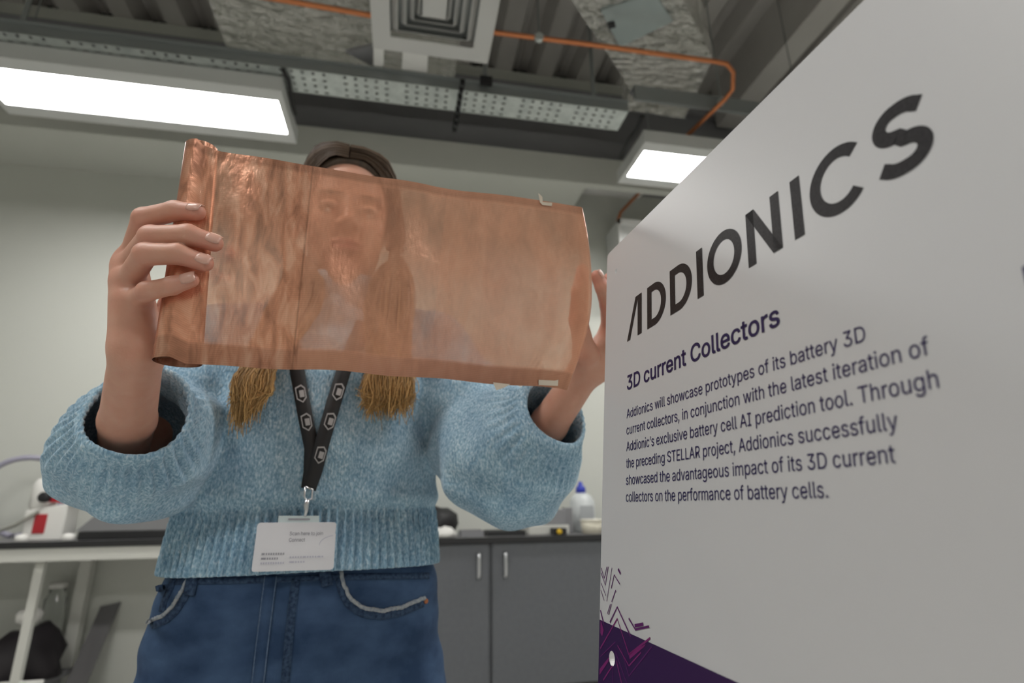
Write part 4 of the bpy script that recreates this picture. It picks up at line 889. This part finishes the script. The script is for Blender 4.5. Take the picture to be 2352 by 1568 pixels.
m_denim_d = mat('denim_seam', (.018,.034,.075), .85, noise=(240, (.05,.085,.15)), spec=.2)
m_denim_l = mat('denim_worn', (.10,.15,.24), .9, noise=(300, (.06,.10,.18)))
m_fray = mat('denim_fray', (.42,.43,.44), .9, noise=(300, (.25,.29,.34)), bump=(500,.6,.002))
Vn, Qn = sdf_mesh(jeans_fn, (-.22,-.14,.07), (.22,.14,1.06), .0035)
jeans = np_mesh('jeans', Vn, Qn, m_denim, person); jeans['label'] = 'mid blue denim jeans with frayed pocket edges'
def bvh(V, Q): return BVHTree.FromPolygons([tuple(v) for v in V], [tuple(map(int, q)) for q in Q])
B_je = bvh(Vn, Qn); B_ju = bvh(Vj, Qj)
def hit(B, px, py, lift=0.0, dflt=.75):
    d = Vector(rayL(px, py)).normalized(); loc, n, i, dist = B.ray_cast(Vector(CAML), d)
    if loc is None: return np.array(L(px, py, dflt))
    return np.array(loc) - np.array(d)*lift
def dense(pts, n):
    pts = np.array(pts, float); s = np.r_[0, np.cumsum(ln(np.diff(pts, axis=0)))]; q = np.linspace(0, s[-1], n); return np.stack([np.interp(q, s, pts[:, i]) for i in range(pts.shape[1])], 1)
def strip(B, ppts, wpx, name, m, parent, lift=.0012, th=.0022, n=24, wp2=None):
    """a band laid along a photo line on a surface, wpx pixels wide"""
    c = dense(ppts, n); V = []; Fq = []
    for i in range(n):
        t = c[min(i+1,n-1)]-c[max(i-1,0)]; t /= np.linalg.norm(t); nn = np.array([-t[1], t[0]])*wpx/2
        for sgn_ in (-1, 1): V.append(hit(B, *(c[i]+nn*sgn_), lift))
    for i in range(n-1): Fq.append((2*i, 2*i+1, 2*i+3, 2*i+2))
    o = mesh_obj(name, V, Fq, m, parent, True); sm = o.modifiers.new('thick', 'SOLIDIFY'); sm.thickness = th; sm.offset = 0; return o
def cord(B, ppts, r_, name, m, parent, lift=.0008, n=28, jit=0):
    c = dense(ppts, n); rng = random.Random(7); P = [hit(B, x_+rng.uniform(-jit,jit), y_+rng.uniform(-jit,jit), lift) for x_, y_ in c]
    return MB().tube(P, r_, 6).build(name, m, parent, True, local=True)
strip(B_je, [(622,1322),(612,1400),(602,1480),(592,1568)], 24, 'fly_placket', m_denim, jeans, .0016)
for dx_ in (-13, 13): cord(B_je, [(622+dx_,1322),(612+dx_,1400),(602+dx_,1480),(592+dx_,1568)], .0011, 'fly_stitch', m_denim_l, jeans, .0018)
strip(B_je, [(680,1330),(670,1400),(662,1480),(655,1568)], 20, 'fly_seam', m_denim_d, jeans, .0008)
pkR = [(783,1312),(790,1345),(805,1375),(835,1396),(880,1402),(925,1393),(975,1372)]
cord(B_je, pkR, .0026, 'pocket_edge', m_fray, jeans, .0010, 60, 1.2)
strip(B_je, [(x_-5,y_+13) for x_, y_ in pkR], 17, 'pocket_seam', m_denim_d, jeans, .0009)
pkL = [(432,1330),(415,1362),(395,1393),(372,1415),(338,1428)]
cord(B_je, pkL, .0026, 'pocket_edge', m_fray, jeans, .0010, 50, 1.2)
strip(B_je, [(x_+10,y_+9) for x_, y_ in pkL], 15, 'pocket_seam', m_denim_d, jeans, .0009)
strip(B_je, [(398,1330),(392,1350),(378,1378),(372,1405)], 12, 'coin_pocket_seam', m_denim_d, jeans, .0010)
strip(B_je, [(360,1352),(398,1345)], 12, 'coin_pocket_seam', m_denim_d, jeans, .0010, n=8)
strip(B_je, [(443,1322),(434,1366)], 24, 'belt_loop', m_denim_d, jeans, .0035, .003, 8)
strip(B_je, [(745,1312),(752,1345)], 26, 'belt_loop', m_denim_d, jeans, .0035, .003, 8)
strip(B_je, [(400,1336),(520,1333),(620,1331),(740,1326),(800,1324),(985,1322)], 14, 'waistband', m_denim_d, jeans, .0006)
p_ = hit(B_je, 978, 1380, .002); MB().lathe([(.0035,0),(.003,.0015),(.001,.002)], p_, 12, tuple(CAML-p_)).build('rivet', mat('copper_rivet',(.45,.17,.08),.4,.7), jeans, True, local=True)
m_shoe = mat('shoe_white', (.70,.69,.66), .6); m_sole = mat('shoe_sole', (.55,.54,.52), .7)
for sx in (-1, 1):
    def shoe_fn(p, sx=sx):
        d = smin(rc(p, (sx*.10,.055,.055), (sx*.105,-.10,.040), .042, .034), rc(p, (sx*.10,.05,.05), (sx*.10,.035,.12), .040, .044), .03); return smax(d, .018-p[..., 2], .004)
    Vs, Qs = sdf_mesh(shoe_fn, (sx*.10-.07,-.17,0), (sx*.10+.07,.13,.18), .005)
    so = np_mesh('shoe', Vs, Qs, m_shoe, person)
    ol = [(sx*.10+.04*math.cos(a)*(1.0 if math.sin(a) > 0 else .93), -.022+.118*math.sin(a), 0) for a in np.linspace(0, 2*math.pi, 24, endpoint=False)]
    MB().prism(ol, (0,0,.02)).build('sole', m_sole, so, local=True)

# ------------------------------------------------------------------ hair
rng = np.random.default_rng(11)
def scalp(x, y, infl):     # height of the inflated cranium over (x, y) in head axes
    r_ = np.array([.073,.090,.084])*infl; k = 1-(x/r_[0])**2-((y-.014)/r_[1])**2; return .032 + r_[2]*np.sqrt(np.maximum(k, .02))
def hair_paths(n, sx):
    out = []
    for i in range(n):
        v = rng.random()**1.15; lay = rng.random()
        yp = -.066 + .145*v; inf = 1.14+.14*lay
        g = [Hp((sx*.001-.006, yp, scalp(0, yp, inf)-.004)), Hp((sx*.030-.004, yp*.95, scalp(.030, yp*.95, inf)+.001))]
        g.append(Hp((sx*(.060+.004*lay), yp*.85+.004, scalp(.060, yp*.85+.004, inf)-.004*(1-lay))))
        g.append(Hp((sx*(.078+.010*lay+.004*v), -.042+.105*v, .010)))
        g.append(Hp((sx*(.074+.016*lay+.006*v), -.045+.095*v, -.050)))
        if sx < 0:
            x3, x4 = 598+118*rng.random(), 550+80*rng.random()
            g += [L(650+(x3-598)*.75, 640, .80-.03*lay+.06*v), L(x3, 740, .775-.03*lay), L(x4, 850, .740-.015*lay), L(x4-12+rng.normal(0,5), 895+rng.random()*14, .735-.015*lay), L(x4-26+rng.normal(0,9)-(x4-590)*.35, 925+rng.normal(0,24)-(x4-590)*.5, .733-.01*lay)]
        else:
            x3, x4 = 838+108*rng.random(), 845+100*rng.random()
            g += [L(862+(x3-838)*.75, 630, .80-.03*lay+.06*v), L(x3, 740, .775-.03*lay), L(x4, 850, .740-.015*lay), L(x4+rng.normal(-2,8), 895+rng.random()*25, .735-.015*lay), L(x4-6+rng.normal(0,9), 920+rng.normal(0,20), .733-.01*lay)]
        out.append(np.array(g))
    return np.array(out)
def catmull(P, m):        # P (n,k,3) -> (n,m,3)
    n, k, _ = P.shape; Q = np.concatenate([2*P[:, :1]-P[:, 1:2], P, 2*P[:, -1:]-P[:, -2:-1]], 1); t = np.linspace(0, k-1-1e-6, m); i = t.astype(int); f = (t-i)[None, :, None]
    p0, p1, p2, p3 = Q[:, i], Q[:, i+1], Q[:, i+2], Q[:, i+3]
    return .5*(2*p1+(p2-p0)*f+(2*p0-5*p1+4*p2-p3)*f*f+(3*p1-p0-3*p2+p3)*f**3)
P = np.concatenate([hair_paths(1500, -1), hair_paths(1500, 1)]); m_ = 26; P = catmull(P, m_)
P += (rng.normal(0, .0012, (len(P), 1, 3)) + .0016*np.sin(np.linspace(0, 9, m_)[None, :, None]+rng.random((len(P), 1, 3))*6))*np.linspace(.1, 1, m_)[None, :, None]
# keep strands out of the head and in front of the jumper
for _ in range(2):
    d = head_fn(P.reshape(-1, 3).astype(f32)).reshape(P.shape[:2]); eps = 1e-3
    g = np.stack([(head_fn((P.reshape(-1,3)+np.eye(3)[a]*eps).astype(f32)).reshape(P.shape[:2])-d)/eps for a in range(3)], -1); P += g*np.clip(.004-d, 0, .03)[..., None]
    d = jumper_fn(P.reshape(-1, 3).astype(f32)).reshape(P.shape[:2]); P[..., 1] -= np.clip(.004-d, 0, .05)*1.2
n = len(P); T = np.gradient(P, axis=1); T /= np.linalg.norm(T, axis=-1, keepdims=True)
a_ = np.cross(T, np.array([.2,1.,.1])); a_ /= np.linalg.norm(a_, axis=-1, keepdims=True)+1e-9; b2 = np.cross(T, a_)
rr = (.00085*(1-.55*np.linspace(0, 1, m_)**3))[None, :, None]
ring_ = np.stack([P+rr*(a_*math.cos(t)+b2*math.sin(t)) for t in (0, 2.094, 4.189)], 2)      # n,m,3,3
idx = np.arange(n*m_*3).reshape(n, m_, 3)
Qh = np.concatenate([np.stack([idx[:, :-1, k], idx[:, :-1, (k+1) % 3], idx[:, 1:, (k+1) % 3], idx[:, 1:, k]], -1).reshape(-1, 4) for k in range(3)])
m_hair = bpy.data.materials.new('hair'); m_hair.use_nodes = True; nt = m_hair.node_tree; b_ = nt.nodes['Principled BSDF']; b_.inputs['Roughness'].default_value = .42; b_.inputs['Specular IOR Level'].default_value = .35
at = nt.nodes.new('ShaderNodeAttribute'); at.attribute_name = 'hair_colour'; nt.links.new(at.outputs['Color'], b_.inputs['Base Color'])
hair = np_mesh('hair', ring_.reshape(-1, 3), Qh, m_hair, person); hair['kind'] = 'stuff'; hair['label'] = 'long hair, brown at the roots and blonde at the ends'
s_ = np.linspace(0, 1, m_); tint = rng.uniform(.45, 1.45, (n, 1, 1))
cc = np.stack([np.interp(s_, [0,.25,.5,.75,1], c) for c in ((.085,.105,.17,.42,.56), (.057,.068,.098,.255,.365), (.038,.044,.050,.105,.150))], -1)[None]*tint
set_col(hair, 'hair_colour', np.repeat(cc[:, :, None, :], 3, 2).reshape(-1, 3))
def cap_fn(p):
    q = ((p-HC.astype(f32)) @ HR3.astype(f32)).astype(f32); d = ell(q, (0,.016,.034), (.080,.097,.094))
    return smax(smax(d, -(q[..., 1]*.8+q[..., 2]*.6+.000), .006), -(ell(q, (0,.014,.030), (.070,.086,.080))), .002)
Vc, Qc = sdf_mesh(cap_fn, HC-.13, HC+.13, .003)
np_mesh('hair_roots', Vc, Qc, mat('hair_root', (.05,.034,.024), .6, noise=(160, (.08,.054,.036), (1,.2,.2))), person)

# ------------------------------------------------------------------ lanyard and badge
lan = empty_p('lanyard_badge', 'black printed lanyard with a white name badge hanging over the jumper', 'lanyard')
m_strap = mat('lanyard_black', (.012,.012,.014), .6); m_print = mat('lanyard_print', (.42,.42,.43), .6)
sl_ = [(668,760),(682,850),(700,950),(716,1030),(714,1085),(708,1122)]; sr_ = [(835,740),(788,855),(765,930),(742,1010),(724,1080),(709,1122)]
strip(B_ju, sl_, 34, 'strap', m_strap, lan, .004, .0016, 40); strip(B_ju, sr_, 34, 'strap', m_strap, lan, .0058, .0016, 40)
def emblem(cx_, cy_, ax, lift):
    ax = np.array(ax, float); ax /= np.linalg.norm(ax); s = np.array([-ax[1], ax[0]])
    if s[0] < 0: s = -s
    hexp = [(-11,-17),(4,-22),(12,-14),(12,10),(2,20),(-11,10)]
    def pt(u, v): return hit(B_ju, cx_+s[0]*u+ax[0]*v, cy_+s[1]*u+ax[1]*v, lift)
    V = [pt(*p) for p in hexp] + [pt(p[0]*.80, p[1]*.83) for p in hexp]; F6 = [(i, (i+1) % 6, 6+(i+1) % 6, 6+i) for i in range(6)]
    k = len(V); V += [pt(-3,-9), pt(8,-9), pt(8,7), pt(-3,7)]; F6.append((k,k+1,k+2,k+3))
    mesh_obj('strap_emblem', V, F6, m_print, lan)
for x_, y_ in ((691,905), (704,970)): emblem(x_, y_, (.18,1), .0062)
for x_, y_ in ((776,900), (757,968), (735,1045)): emblem(x_, y_, (-.3,1), .0080)
# clip
bq = lambda px, py, b=.728: L(px, py, b)
MB().tube([bq(701,1118), bq(699,1140), bq(703,1148), bq(716,1146), bq(718,1124), bq(701,1118)], .0013, 8).build('clip_ring', m_chrome, lan, True, local=True)
MB().tube([bq(707,1146), bq(703,1160), bq(704,1172), bq(700,1186)], [.0028,.0036,.0024,.0016], 8).build('clip_hook', m_chrome, lan, True, local=True)
m_hold = mat('badge_holder', (.55,.64,.66), .3); m_card = mat('badge_card', (.66,.66,.70), .35, coat=.3); m_grey = mat('badge_print', (.30,.30,.34), .5); m_greyl = mat('badge_print_faint', (.46,.46,.55), .5)
MB().prism([bq(640,1184,.727), bq(733,1184,.727), bq(733,1204,.727), bq(638,1204,.727)], (0,.0025,0)).build('badge_tab', m_hold, lan, local=True)
MB().prism([bq(662,1190,.7265), bq(712,1190,.7265), bq(712,1194,.7265), bq(662,1194,.7265)], (0,.0006,0)).build('tab_slot', m_grey, lan, local=True)
BC = [np.array(c, float) for c in ((592,1200),(773,1199),(766,1308),(577,1313))]
def bad(u, v, lift=0.0):      # u across, v down, 0..1 on the badge face
    p = (BC[0]*(1-u)+BC[1]*u)*(1-v)+(BC[3]*(1-u)+BC[2]*u)*v; q = L(p[0], p[1], .7255+.006*(1-v)*0); return q - np.array([0,lift,0])
cr = [(.03,0),(.97,0),(.995,.02),(1,.06),(.992,.24),(1.0,.25),(1,.95),(.985,.985),(.96,1),(.03,1),(.008,.985),(0,.95),(0,.06),(.008,.02)]
card = MB().prism([bad(*c) for c in cr], (0,.0028,0)).build('badge', m_card, lan, local=True); card['label'] = 'white name badge in a clear holder'
def btext(body, u0, v0, w_, h_, m):
    V, T = text_geom(body, 6); sx = w_/V[:, 0].max(); MB().add([bad(u0+p[0]*sx, v0-p[1]/509*h_, .0005) for p in V], T).build('badge_print', m, card, local=True)
btext('Scan here to join', .42, .265, .42, .075, m_grey); btext('Connect', .42, .395, .20, .075, m_grey)
def bbar(u0, v0, w_, h_, m): MB().add([bad(u0, v0, .0004), bad(u0+w_, v0, .0004), bad(u0+w_, v0+h_, .0004), bad(u0, v0+h_, .0004)], [(0,1,2,3)]).build('badge_print', m, card, local=True)
for k, w_ in enumerate((.27,.22,.30)):
    u = .10
    while u < .10+w_: ww = .018+.02*((k*7+int(u*100)) % 3); bbar(u, .62+.095*k, ww, .042, m_grey if k < 2 else m_greyl); u += ww+.012
for k, w_ in enumerate((.42,.18)):
    u = .45
    while u < .45+w_: ww = .02+.02*((k*5+int(u*100)) % 3); bbar(u, .70+.10*k, ww, .034, m_greyl); u += ww+.012
for seg in [arc(1.0,.47,.20,.20,100,180,9)]:
    q = [(u, v) for u, v in seg]; V = []
    for u, v in q: V += [bad(u, 2*.47-v, .0004), bad(u+.006, 2*.47-v+.01, .0004)]
    MB().add(V, [(2*i,2*i+1,2*i+3,2*i+2) for i in range(len(q)-1)]).build('thumb_notch', m_greyl, card, local=True)

# ------------------------------------------------------------------ copper mesh sheet
sheet = empty_p('copper_mesh_sheet', 'semi-transparent copper mesh sheet, rolled at one end, held up in both hands', 'copper sheet')
rt, rb = L(465,340,.520), L(410,832,.545); RT, RBm = .0145, .0205
topx = [(468,334),(505,346),(600,362),(750,386),(900,411),(1000,428),(1100,441),(1180,452),(1240,461),(1300,470),(1334,474)]
botx = [(425,834),(455,836),(560,842),(705,849),(850,858),(970,868),(1100,877),(1180,883),(1240,887),(1290,893),(1303,897)]
fr = np.r_[0, np.linspace(.03, 1, len(topx)-1)]
nU = 150
def edge(px_pts, b0, b1):
    P_ = dense(px_pts, nU); t = np.linspace(0, 1, nU); b = b0+(b1-b0)*t; return [L(x_, y_, bb) for (x_, y_), bb in zip(P_, b)]
ft = rt + np.array([.001,-RT,0]); fb = rb + np.array([.001,-RBm,0])
Te = edge(topx, ft[1]+B0, .477); Be = edge(botx, fb[1]+B0, .531)
Te = [p + np.array([0,.0010*math.sin(9*i/nU*2.2)+.0006*math.sin(31*i/nU),.0004*math.sin(17*i/nU)]) for i, p in enumerate(Te)]; Be = [p + np.array([0,.0020*math.sin(8*i/nU+1)+.001*math.sin(27*i/nU),.0008*math.sin(21*i/nU)]) for i, p in enumerate(Be)]
# roll: spiral behind the left end
spT, spB = [], []
turns = 2.3; m2 = 90
for i in range(m2):
    t = i/(m2-1); ang = -math.pi/2 - 2*math.pi*turns*(1-t); k = .74+.26*t
    for arr, c, r_ in ((spT, rt, RT), (spB, rb, RBm)): arr.append(c + np.array([r_*k*math.cos(ang), r_*k*math.sin(ang), 0]))
# direction: the outer turn arrives at the front travelling to the right
spT = [np.array([2*rt[0]-p[0], p[1], p[2]]) if False else p for p in spT]
endT, endB = Te[-1], Be[-1]; cuT, cuB = [], []
for i in range(1, 9):
    a = i/8*1.75
    cuT.append(endT + np.array([.0042*math.sin(a), .0042*(1-math.cos(a)), -.001*i/8])); cuB.append(endB + np.array([.0034*math.sin(a), .0034*(1-math.cos(a)), .0006*i]))
top_c = spT[:-1] + Te + cuT; bot_c = spB[:-1] + Be + cuB
ns = len(spT)-1; nAll = len(top_c); nV = 40
V = []; UV = []
for i in range(nAll):
    u = (i-ns)/(nU-1)
    for j in range(nV):
        v = j/(nV-1); p = bot_c[i]*(1-v)+top_c[i]*v
        if 0 < u: p = p + np.array([0, (.0016*math.sin(5*u*6+2*v)+.0012*math.sin(11*v+19*u))*math.sin(math.pi*v)*min(1,u*6), 0])
        if u > .8: p = p + np.array([.022*math.sin(math.pi*min(max((v-.0)/1.0,0),1))*((u-.8)/.25), 0, 0])   # bowed free edge
        V.append(p); UV.append((u, v))
Fq = [(i*nV+j, (i+1)*nV+j, (i+1)*nV+j+1, i*nV+j+1) for i in range(nAll-1) for j in range(nV-1)]
m_cu = bpy.data.materials.new('copper_mesh'); m_cu.use_nodes = True; nt = m_cu.node_tree; N = nt.nodes; K = nt.links
b_ = N['Principled BSDF']; b_.inputs['Metallic'].default_value = .72; b_.inputs['Roughness'].default_value = .29
uvn = N.new('ShaderNodeUVMap'); uvn.uv_map = 'sheet'; sep = N.new('ShaderNodeSeparateXYZ'); K.new(uvn.outputs[0], sep.inputs[0])
def math_(op, a, b=None, c=None):
    n_ = N.new('ShaderNodeMath'); n_.operation = op
    for i, v in enumerate((a, b, c)):
        if v is None: continue
        if isinstance(v, (int, float)): n_.inputs[i].default_value = v
        else: K.new(v, n_.inputs[i])
    return n_.outputs[0]
def ramp(src, stops, cols=None):
    r_ = N.new('ShaderNodeValToRGB'); e = r_.color_ramp.elements
    while len(e) < len(stops): e.new(.5)
    for k, (p_, c_) in enumerate(stops): e[k].position = p_; e[k].color = (c_, c_, c_, 1) if np.isscalar(c_) else (*c_, 1)
    K.new(src, r_.inputs[0]); return r_.outputs[0]
def noiseuv(sx, sy, det=5, dist=0):
    mp = N.new('ShaderNodeMapping'); mp.inputs['Scale'].default_value = (sx, sy, 1); K.new(uvn.outputs[0], mp.inputs[0]); n_ = N.new('ShaderNodeTexNoise'); n_.inputs['Scale'].default_value = 1; n_.inputs['Detail'].default_value = det; n_.inputs['Distortion'].default_value = dist; K.new(mp.outputs[0], n_.inputs['Vector']); return n_.outputs[0]
U_, V_ = sep.outputs[0], sep.outputs[1]
skew = math_('ADD', U_, math_('MULTIPLY', math_('SUBTRACT', V_, .5), -.012))
open_u = ramp(skew, [(0,.02),(.028,.03),(.036,.58),(.075,.36),(.10,.21),(.285,.19),(.289,.02),(.292,.39),(.64,.43),(.644,.31),(.90,.37),(.965,.44),(.985,.25),(1,.18)])
edge_v = ramp(V_, [(0,.0),(.085,.02),(.105,1),(.945,1),(.965,.25),(1,.08)])
blot = ramp(noiseuv(17, 4, 6, .4), [(.35,.6),(.65,1.12)])
alpha_t = math_('MULTIPLY', math_('MULTIPLY', open_u, edge_v), blot)
pat = ramp(noiseuv(34, 6, 8, .5), [(.30,(.30,.125,.075)),(.50,(.76,.345,.215)),(.68,(1.0,.58,.41))])
left = ramp(U_, [(.0,1.0),(.288,1.0),(.292,.0)])
dull = N.new('ShaderNodeMixRGB'); dull.inputs[1].default_value = (.90,.45,.30,1); K.new(pat, dull.inputs[2]); K.new(math_('MULTIPLY_ADD', left, .62, .16), dull.inputs[0])
line = ramp(skew, [(.283,1),(.2865,.45),(.290,1)])
weave = N.new('ShaderNodeTexWave'); weave.bands_direction = 'Y'; weave.inputs['Scale'].default_value = 34; weave.inputs['Distortion'].default_value = .6; K.new(uvn.outputs[0], weave.inputs['Vector'])
wv = ramp(weave.outputs[0], [(0,.93),(1,1.03)])
mul = N.new('ShaderNodeMixRGB'); mul.blend_type = 'MULTIPLY'; mul.inputs[0].default_value = 1; K.new(dull.outputs[0], mul.inputs[1]); rimc = ramp(V_, [(0,.62),(.085,.72),(.1,1),(.95,1),(.968,.66),(1,.72)]); K.new(math_('MULTIPLY', math_('MULTIPLY', line, wv), rimc), mul.inputs[2]); K.new(mul.outputs[0], b_.inputs['Base Color'])
bu = N.new('ShaderNodeBump'); bu.inputs['Strength'].default_value = .30; bu.inputs['Distance'].default_value = .003; K.new(noiseuv(55, 14, 4), bu.inputs['Height']); K.new(bu.outputs[0], b_.inputs['Normal'])
tr_ = N.new('ShaderNodeBsdfTransparent'); tr_.inputs[0].default_value = (.95,.76,.64,1)
ms = N.new('ShaderNodeMixShader'); K.new(alpha_t, ms.inputs[0]); K.new(b_.outputs[0], ms.inputs[1]); K.new(tr_.outputs[0], ms.inputs[2]); K.new(ms.outputs[0], N['Material Output'].inputs[0])
fo = mesh_obj('mesh_foil', V, Fq, m_cu, sheet, True)
ul = fo.data.uv_layers.new(name='sheet'); UVa = np.array(UV, f32); li = np.zeros(len(fo.data.loops), np.int32); fo.data.loops.foreach_get('vertex_index', li); ul.data.foreach_set('uv', UVa[li].ravel())
# masking tape tabs
B_sh = BVHTree.FromPolygons([tuple(v) for v in V], Fq)
m_tape = mat('masking_tape', (.68,.60,.50), .7)
def tape(ppts, flap=None, b=.478):
    P_ = [hit(B_sh, x_, y_, .0012, b) for x_, y_ in ppts]; mb = MB().prism(P_, (0,-.0005,0))
    if flap is not None: q = [hit(B_sh, *flap[0], .0012, .48), hit(B_sh, *flap[1], .0012, .48)]; mb.prism([q[0], q[1], q[1]+np.array([-.0012,-.003,.008]), q[0]+np.array([-.0028,-.003,.009])], (0,-.0005,0))
    mb.build('tape_tab', m_tape, sheet, local=True)
tape([(1244,464),(1268,466),(1267,473),(1246,471)], ((1240,465),(1246,471)))
tape([(1237,872),(1274,874),(1282,872),(1281,886),(1237,884)], None, .529)
tape([(1132,878),(1172,882),(1158,890),(1140,896)], None, .529)
